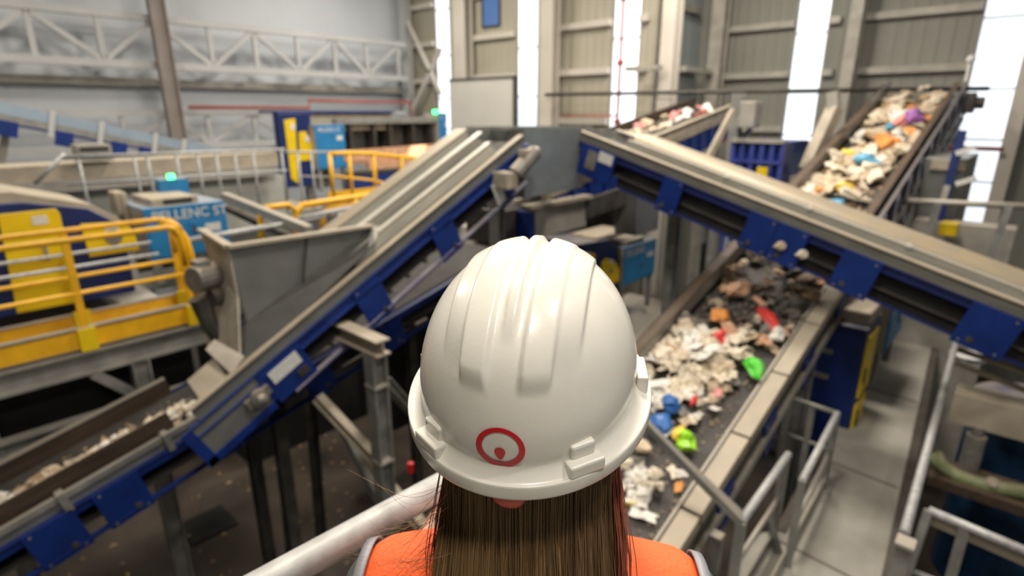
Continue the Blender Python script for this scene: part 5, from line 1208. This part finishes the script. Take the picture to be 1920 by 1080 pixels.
# dark work jacket under the vest, trousers, boots
j = MB(); limb(j, [((0, -.01, SH - .035), .085), ((0, 0, SH - .14), .128), ((0, .0, SH - .33), .121), ((0, 0, .90), .14)])
for s, S, E_, Hd in ((-1, SL, EL, LH), (1, SR, ER, RH)):
    capsule(j, (s * .055, -.012, SH - .004), S, .06, .054); limb(j, [(S, .055), (E_, .047), (E_.lerp(Hd, .9), .038)])
fused(j, 'jacket', M['jacket'], .009, per, 4)
tr = MB(); capsule(tr, (-.05, 0, .88), (.05, 0, .88), .138, .138)
for s in (-1, 1): capsule(tr, (s * .085, 0, .87), (s * .095, .01, .49), .1, .07); capsule(tr, (s * .095, .01, .49), (s * .1, -.01, .13), .07, .058)
fused(tr, 'trousers', M['trousers'], .012, per, 4)
for s in (-1, 1):
    bt = MB(); capsule(bt, (s * .1, -.015, .20), (s * .1, -.02, .06), .056, .054); capsule(bt, (s * .1, -.03, .05), (s * .112, .16, .043), .05, .042)
    fused(bt, 'boot', M['boots'], .009, per, 3)
# hi-vis vest: fitted shell open at the arms
v = MB(); limb(v, [((0, -.012, SH - .03), .098), ((0, 0, SH - .13), .143), ((0, .0, SH - .33), .136), ((0, 0, .84), .152)])
for s in (-1, 1): capsule(v, (s * .062, -.012, SH + .006), (s * .146, -.004, SH - .002), .076, .064)
for s in (-1, 1): capsule(v, (s * .10, -.01, SH - .10), (s * .10, -.0, SH - .30), .09, .075)
vest = fused(v, 'vest', M['vest'], .008, per, 5, 'fluorescent orange vest')
for s in (-1, 1):
    ring = [Vector((s * (.200 - .012 * math.sin(a)), -.006 + .072 * math.cos(a), SH - .052 + .108 * math.sin(a) * (1 if math.sin(a) > 0 else 1.1))) for a in [2 * PI * i / 40 for i in range(40)]]
    rv = [p + Vector((-s * .005, 0, .001)) for p in ring] + [p + Vector((s * .007, 0, -.003)) for p in ring]
    tp = MB().add(rv, [(i, (i + 1) % 40, 40 + (i + 1) % 40, 40 + i) for i in range(40)]).build('reflective_trim', M['reflect'], None, smooth=True, label='silver-grey armhole trim')
    tp.modifiers.new('thick', 'SOLIDIFY').thickness = .0022; tp.parent = per
for z in (1.12, .98):
    rv = []
    for dz in (0, .05): rv += [Vector((.185 * math.cos(2 * PI * i / 48), .165 * math.sin(2 * PI * i / 48), z + dz)) for i in range(48)]
    tp = MB().add(rv, [(i, (i + 1) % 48, 48 + (i + 1) % 48, 48 + i) for i in range(48)]).build('reflective_band', M['reflect'], None, smooth=True); tp.parent = per
# hair
def hairmat(name, c0, c1):
    m = bpy.data.materials.new(name); m.use_nodes = True; N, L = m.node_tree.nodes, m.node_tree.links; b_ = N['Principled BSDF']
    at = N.new('ShaderNodeAttribute'); at.attribute_name = 'shade'; cr = N.new('ShaderNodeValToRGB')
    cr.color_ramp.elements[0].color = (*c0, 1); cr.color_ramp.elements[1].color = (*c1, 1)
    L.new(at.outputs['Fac'], cr.inputs['Fac']); L.new(cr.outputs['Color'], b_.inputs['Base Color'])
    b_.inputs['Roughness'].default_value = .38; b_.inputs['Specular IOR Level'].default_value = .45
    return m
HA = hairmat('brown_hair', (.095, .057, .026), (.43, .258, .115)); HR = hairmat('red_lit_hair', (.22, .06, .035), (.62, .19, .11))  # HR: vest-coloured light painted into the side strands
Rh = (BM.inverted() @ HM).to_3x3()
def hair_build(name, m, strands, parent, seg=14, label=None):
    vs, fs, sh = [], [], []
    for (f, r, shade) in strands:
        base = len(vs); P = [f(i / (seg - 1)) for i in range(seg)]
        for i, p in enumerate(P):
            d = (P[min(i + 1, seg - 1)] - P[max(i - 1, 0)]).normalized(); a = d.cross(Vector((0, 1, .1))).normalized(); c = d.cross(a); rr = r * (1 - .75 * (i / (seg - 1)) ** 3)
            for k in range(3): vs.append(p + (a * math.cos(k * 2.094) + c * math.sin(k * 2.094)) * rr); sh.append(shade)
        for i in range(seg - 1):
            for k in range(3): fs.append((base + i * 3 + k, base + i * 3 + (k + 1) % 3, base + i * 3 + 3 + (k + 1) % 3, base + i * 3 + 3 + k))
    me = bpy.data.meshes.new(name); me.from_pydata(vs, [], fs); me.materials.append(m)
    at = me.attributes.new('shade', 'FLOAT', 'POINT'); at.data.foreach_set('value', sh)
    for p in me.polygons: p.use_smooth = True
    o = bpy.data.objects.new(name, me); col.objects.link(o); o.parent = parent; INV[o.name] = INV[parent.name]
    if label: o['label'] = label
    return o
def strand(th, depth, L, j):
    """th around the head (1.5 pi = straight back)"""
    root = HL @ Vector(((.089 - depth) * math.cos(th), (.106 - depth) * math.sin(th), -.002 + j[4]))
    sx, sy = math.cos(th), math.sin(th)
    def f(u):
        z = root.z - L * u
        k = sm(.18, .62, u)
        x = root.x + sx * (.004 * u + .010 * k) + j[0] * k + j[2] * math.sin(u * 5 + j[3] * 9) * u + .007 * noise.noise(Vector((th * 3.1, u * 2.2, 4))) * k + .0022 * noise.noise(Vector((th * 14, u * 5, 1)))
        y = root.y + sy * .004 * u + (-.135 - .012 * abs(sx) - depth * .5 - root.y) * k * (.75 if sy < -.35 else .35) + j[1] * k
        return Vector((x, y - .0 + j[3] * .004 * math.sin(u * 7 + j[0] * 200), z))
    return f
S1, S2 = [], []
for i in range(5200):
    th = 1.5 * PI + rnd.uniform(-1.62, 1.62); clump = noise.noise(Vector((th * 9, 2.3, 0))) * .5 + noise.noise(Vector((th * 31, .3, 5))) * .5
    j = [noise.noise(Vector((th * 7, 1, 0))) * .012 + rnd.gauss(0, .0022), rnd.gauss(0, .004), rnd.gauss(0, .0022), rnd.uniform(-1, 1), 0]
    sh = max(0, min(1, .40 + clump * .42 + .12 * math.sin(th * 2.6 + 2.2) + rnd.gauss(0, .10)))
    S1.append((strand(th, rnd.uniform(0, .012), rnd.uniform(.42, .56), j), rnd.uniform(.00028, .00062), sh))
hair = hair_build('hair', HA, S1, per, label='long straight brown hair')
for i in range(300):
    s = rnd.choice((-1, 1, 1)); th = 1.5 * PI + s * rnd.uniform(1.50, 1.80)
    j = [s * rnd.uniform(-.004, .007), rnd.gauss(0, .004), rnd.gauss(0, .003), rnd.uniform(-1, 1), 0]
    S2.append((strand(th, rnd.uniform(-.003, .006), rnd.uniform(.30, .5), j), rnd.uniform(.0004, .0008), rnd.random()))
hair_build('side_hair', HR, S2, per, label='thin side hair with the orange of the vest painted in')
S3 = []
for i in range(46): # flyaway strands over the left shoulder
    p0 = Vector((-.088 + rnd.gauss(0, .008), -.05 + rnd.gauss(0, .02), SH + .12 + rnd.gauss(0, .03))); dx, dz, ph = rnd.uniform(-.05, -.13), rnd.uniform(-.10, .01), rnd.uniform(0, 6)
    S3.append((lambda u, p0=p0, dx=dx, dz=dz, ph=ph: p0 + Vector((dx * u, .03 * u, -.12 * u + (dz + .1) * u * u + .008 * math.sin(u * 5 + ph))), .00025, rnd.uniform(.3, 1)))
for i in range(40): # loose ends over the right shoulder
    p0 = Vector((.085 + rnd.gauss(0, .006), -.09, SH + .02 + rnd.gauss(0, .03))); ph = rnd.uniform(0, 6); dx = rnd.uniform(.02, .10)
    S3.append((lambda u, p0=p0, dx=dx, ph=ph: p0 + Vector((dx * u, -.05 * u, -.16 * u + .006 * math.sin(u * 4 + ph))), .0003, rnd.uniform(.1, .7)))
for i in range(60): # short broken hairs catching the light
    p0 = Vector((rnd.uniform(-.09, .08), -.145 - rnd.random() * .012, SH - rnd.uniform(-.05, .12))); d_ = Vector((rnd.gauss(0, .03), -.01, rnd.gauss(.005, .025)))
    S3.append((lambda u, p0=p0, d_=d_: p0 + d_ * u + Vector((0, -.006 * math.sin(u * 3), 0)), .0002, 1.))
hair_build('loose_hair', HA, S3, per, label='loose flyaway hairs')
cap = []
for k in range(9):
    u = k / 8
    for i in range(40):
        th = 1.5 * PI + (-1.5 + 3.0 * i / 39); p = strand(th, .013, .5, [noise.noise(Vector((th * 7, 1, 0))) * .012, 0, 0, 0, 0])(u); cap.append(p)
co = MB().add(cap, [(k * 40 + i, k * 40 + i + 1, k * 40 + 41 + i, k * 40 + 40 + i) for k in range(8) for i in range(39)]).build('hair_underlayer', mat('hair_dark', (.02, .013, .007), .6), None, smooth=True); co.parent = per
# her platform and the pipe rail in front of her
t = thing('viewing_platform', 'small raised platform the woman stands on', 'platform', (0, 0, ZF))
MB().box((-1.6, -1.4, ZF - .06), (1.0, .80, ZF - .001)).build('deck', M['walk'], t)
for x in (-1.5, .9):
    for y in (-1.3, .7): MB().box((x - .06, y - .06, 0), (x + .06, y + .06, ZF - .06)).build('leg', M['steel'], t)
ZH = 5.875
r0, r1 = U(520, 1082, z=ZH), U(820, 915, z=ZH)
dr = (r1 - r0).normalized(); st = r0 - dr * 1.5; en = r1 + dr * .42
g = thing('hand_rail', 'thick pale galvanised pipe rail in front of the woman', 'railing', (0, .7, ZF))
MB().tube([st, r0, r1, en, en + dr * .03 + Vector((0, 0, -.02)), en + dr * .04 + Vector((0, 0, -.07)), en + dr * .04 + Vector((0, 0, -1.25))], .0235, 24).build('top_rail', M['rail'], g, smooth=True)
MB().tube([st + Vector((0, 0, -.6)), en + Vector((0, 0, -.6))], .017, 14).build('mid_rail', M['rail'], g, smooth=True)
for k in (0.02, .5): q = st.lerp(en, k); MB().tube([q, q + Vector((0, 0, -1.25))], .021, 14).build('post', M['rail'], g, smooth=True)
# ------------------------------------------------------------------ light
w = bpy.data.worlds.new('world'); sc.world = w; w.use_nodes = True
bg = w.node_tree.nodes['Background']; bg.inputs['Color'].default_value = (.93, .96, 1.0, 1); bg.inputs['Strength'].default_value = .4
def area(loc, size, power, c, rot=(0, 0, 0), sy=None):
    l = bpy.data.lights.new('high_bay_lamp', 'AREA'); l.energy = power; l.color = c; l.size = size
    if sy: l.shape = 'RECTANGLE'; l.size_y = sy
    o = bpy.data.objects.new('high_bay_lamp', l); o.location = loc; o.rotation_euler = rot; col.objects.link(o)
for (x, y, p) in ((2, 2, 430), (9, 3, 560), (7, 9.5, 540), (1, 13, 400), (12.5, 6.5, 480), (11, 15, 400)):
    area((x, y, 12.2), 1.4, p, (1., .91, .79))
area((-1.0, -1.4, 11.0), .5, 165, (1., .92, .80))
area((1.6, -2.0, 11.0), .35, 90, (1., .95, .88))
s_ = bpy.data.lights.new('sun_glint', 'SPOT'); s_.energy = 14000; s_.color = (1, .85, .68); s_.spot_size = .09; s_.shadow_soft_size = .1  # added spot imitating a patch of sunlight on the trough
so = bpy.data.objects.new('sun_glint', s_); so.location = (14.0, 10.5, 11.5); tgt = U(785, 288, y=14.6)
so.rotation_euler = (tgt - so.location).to_track_quat('-Z', 'Y').to_euler(); col.objects.link(so)
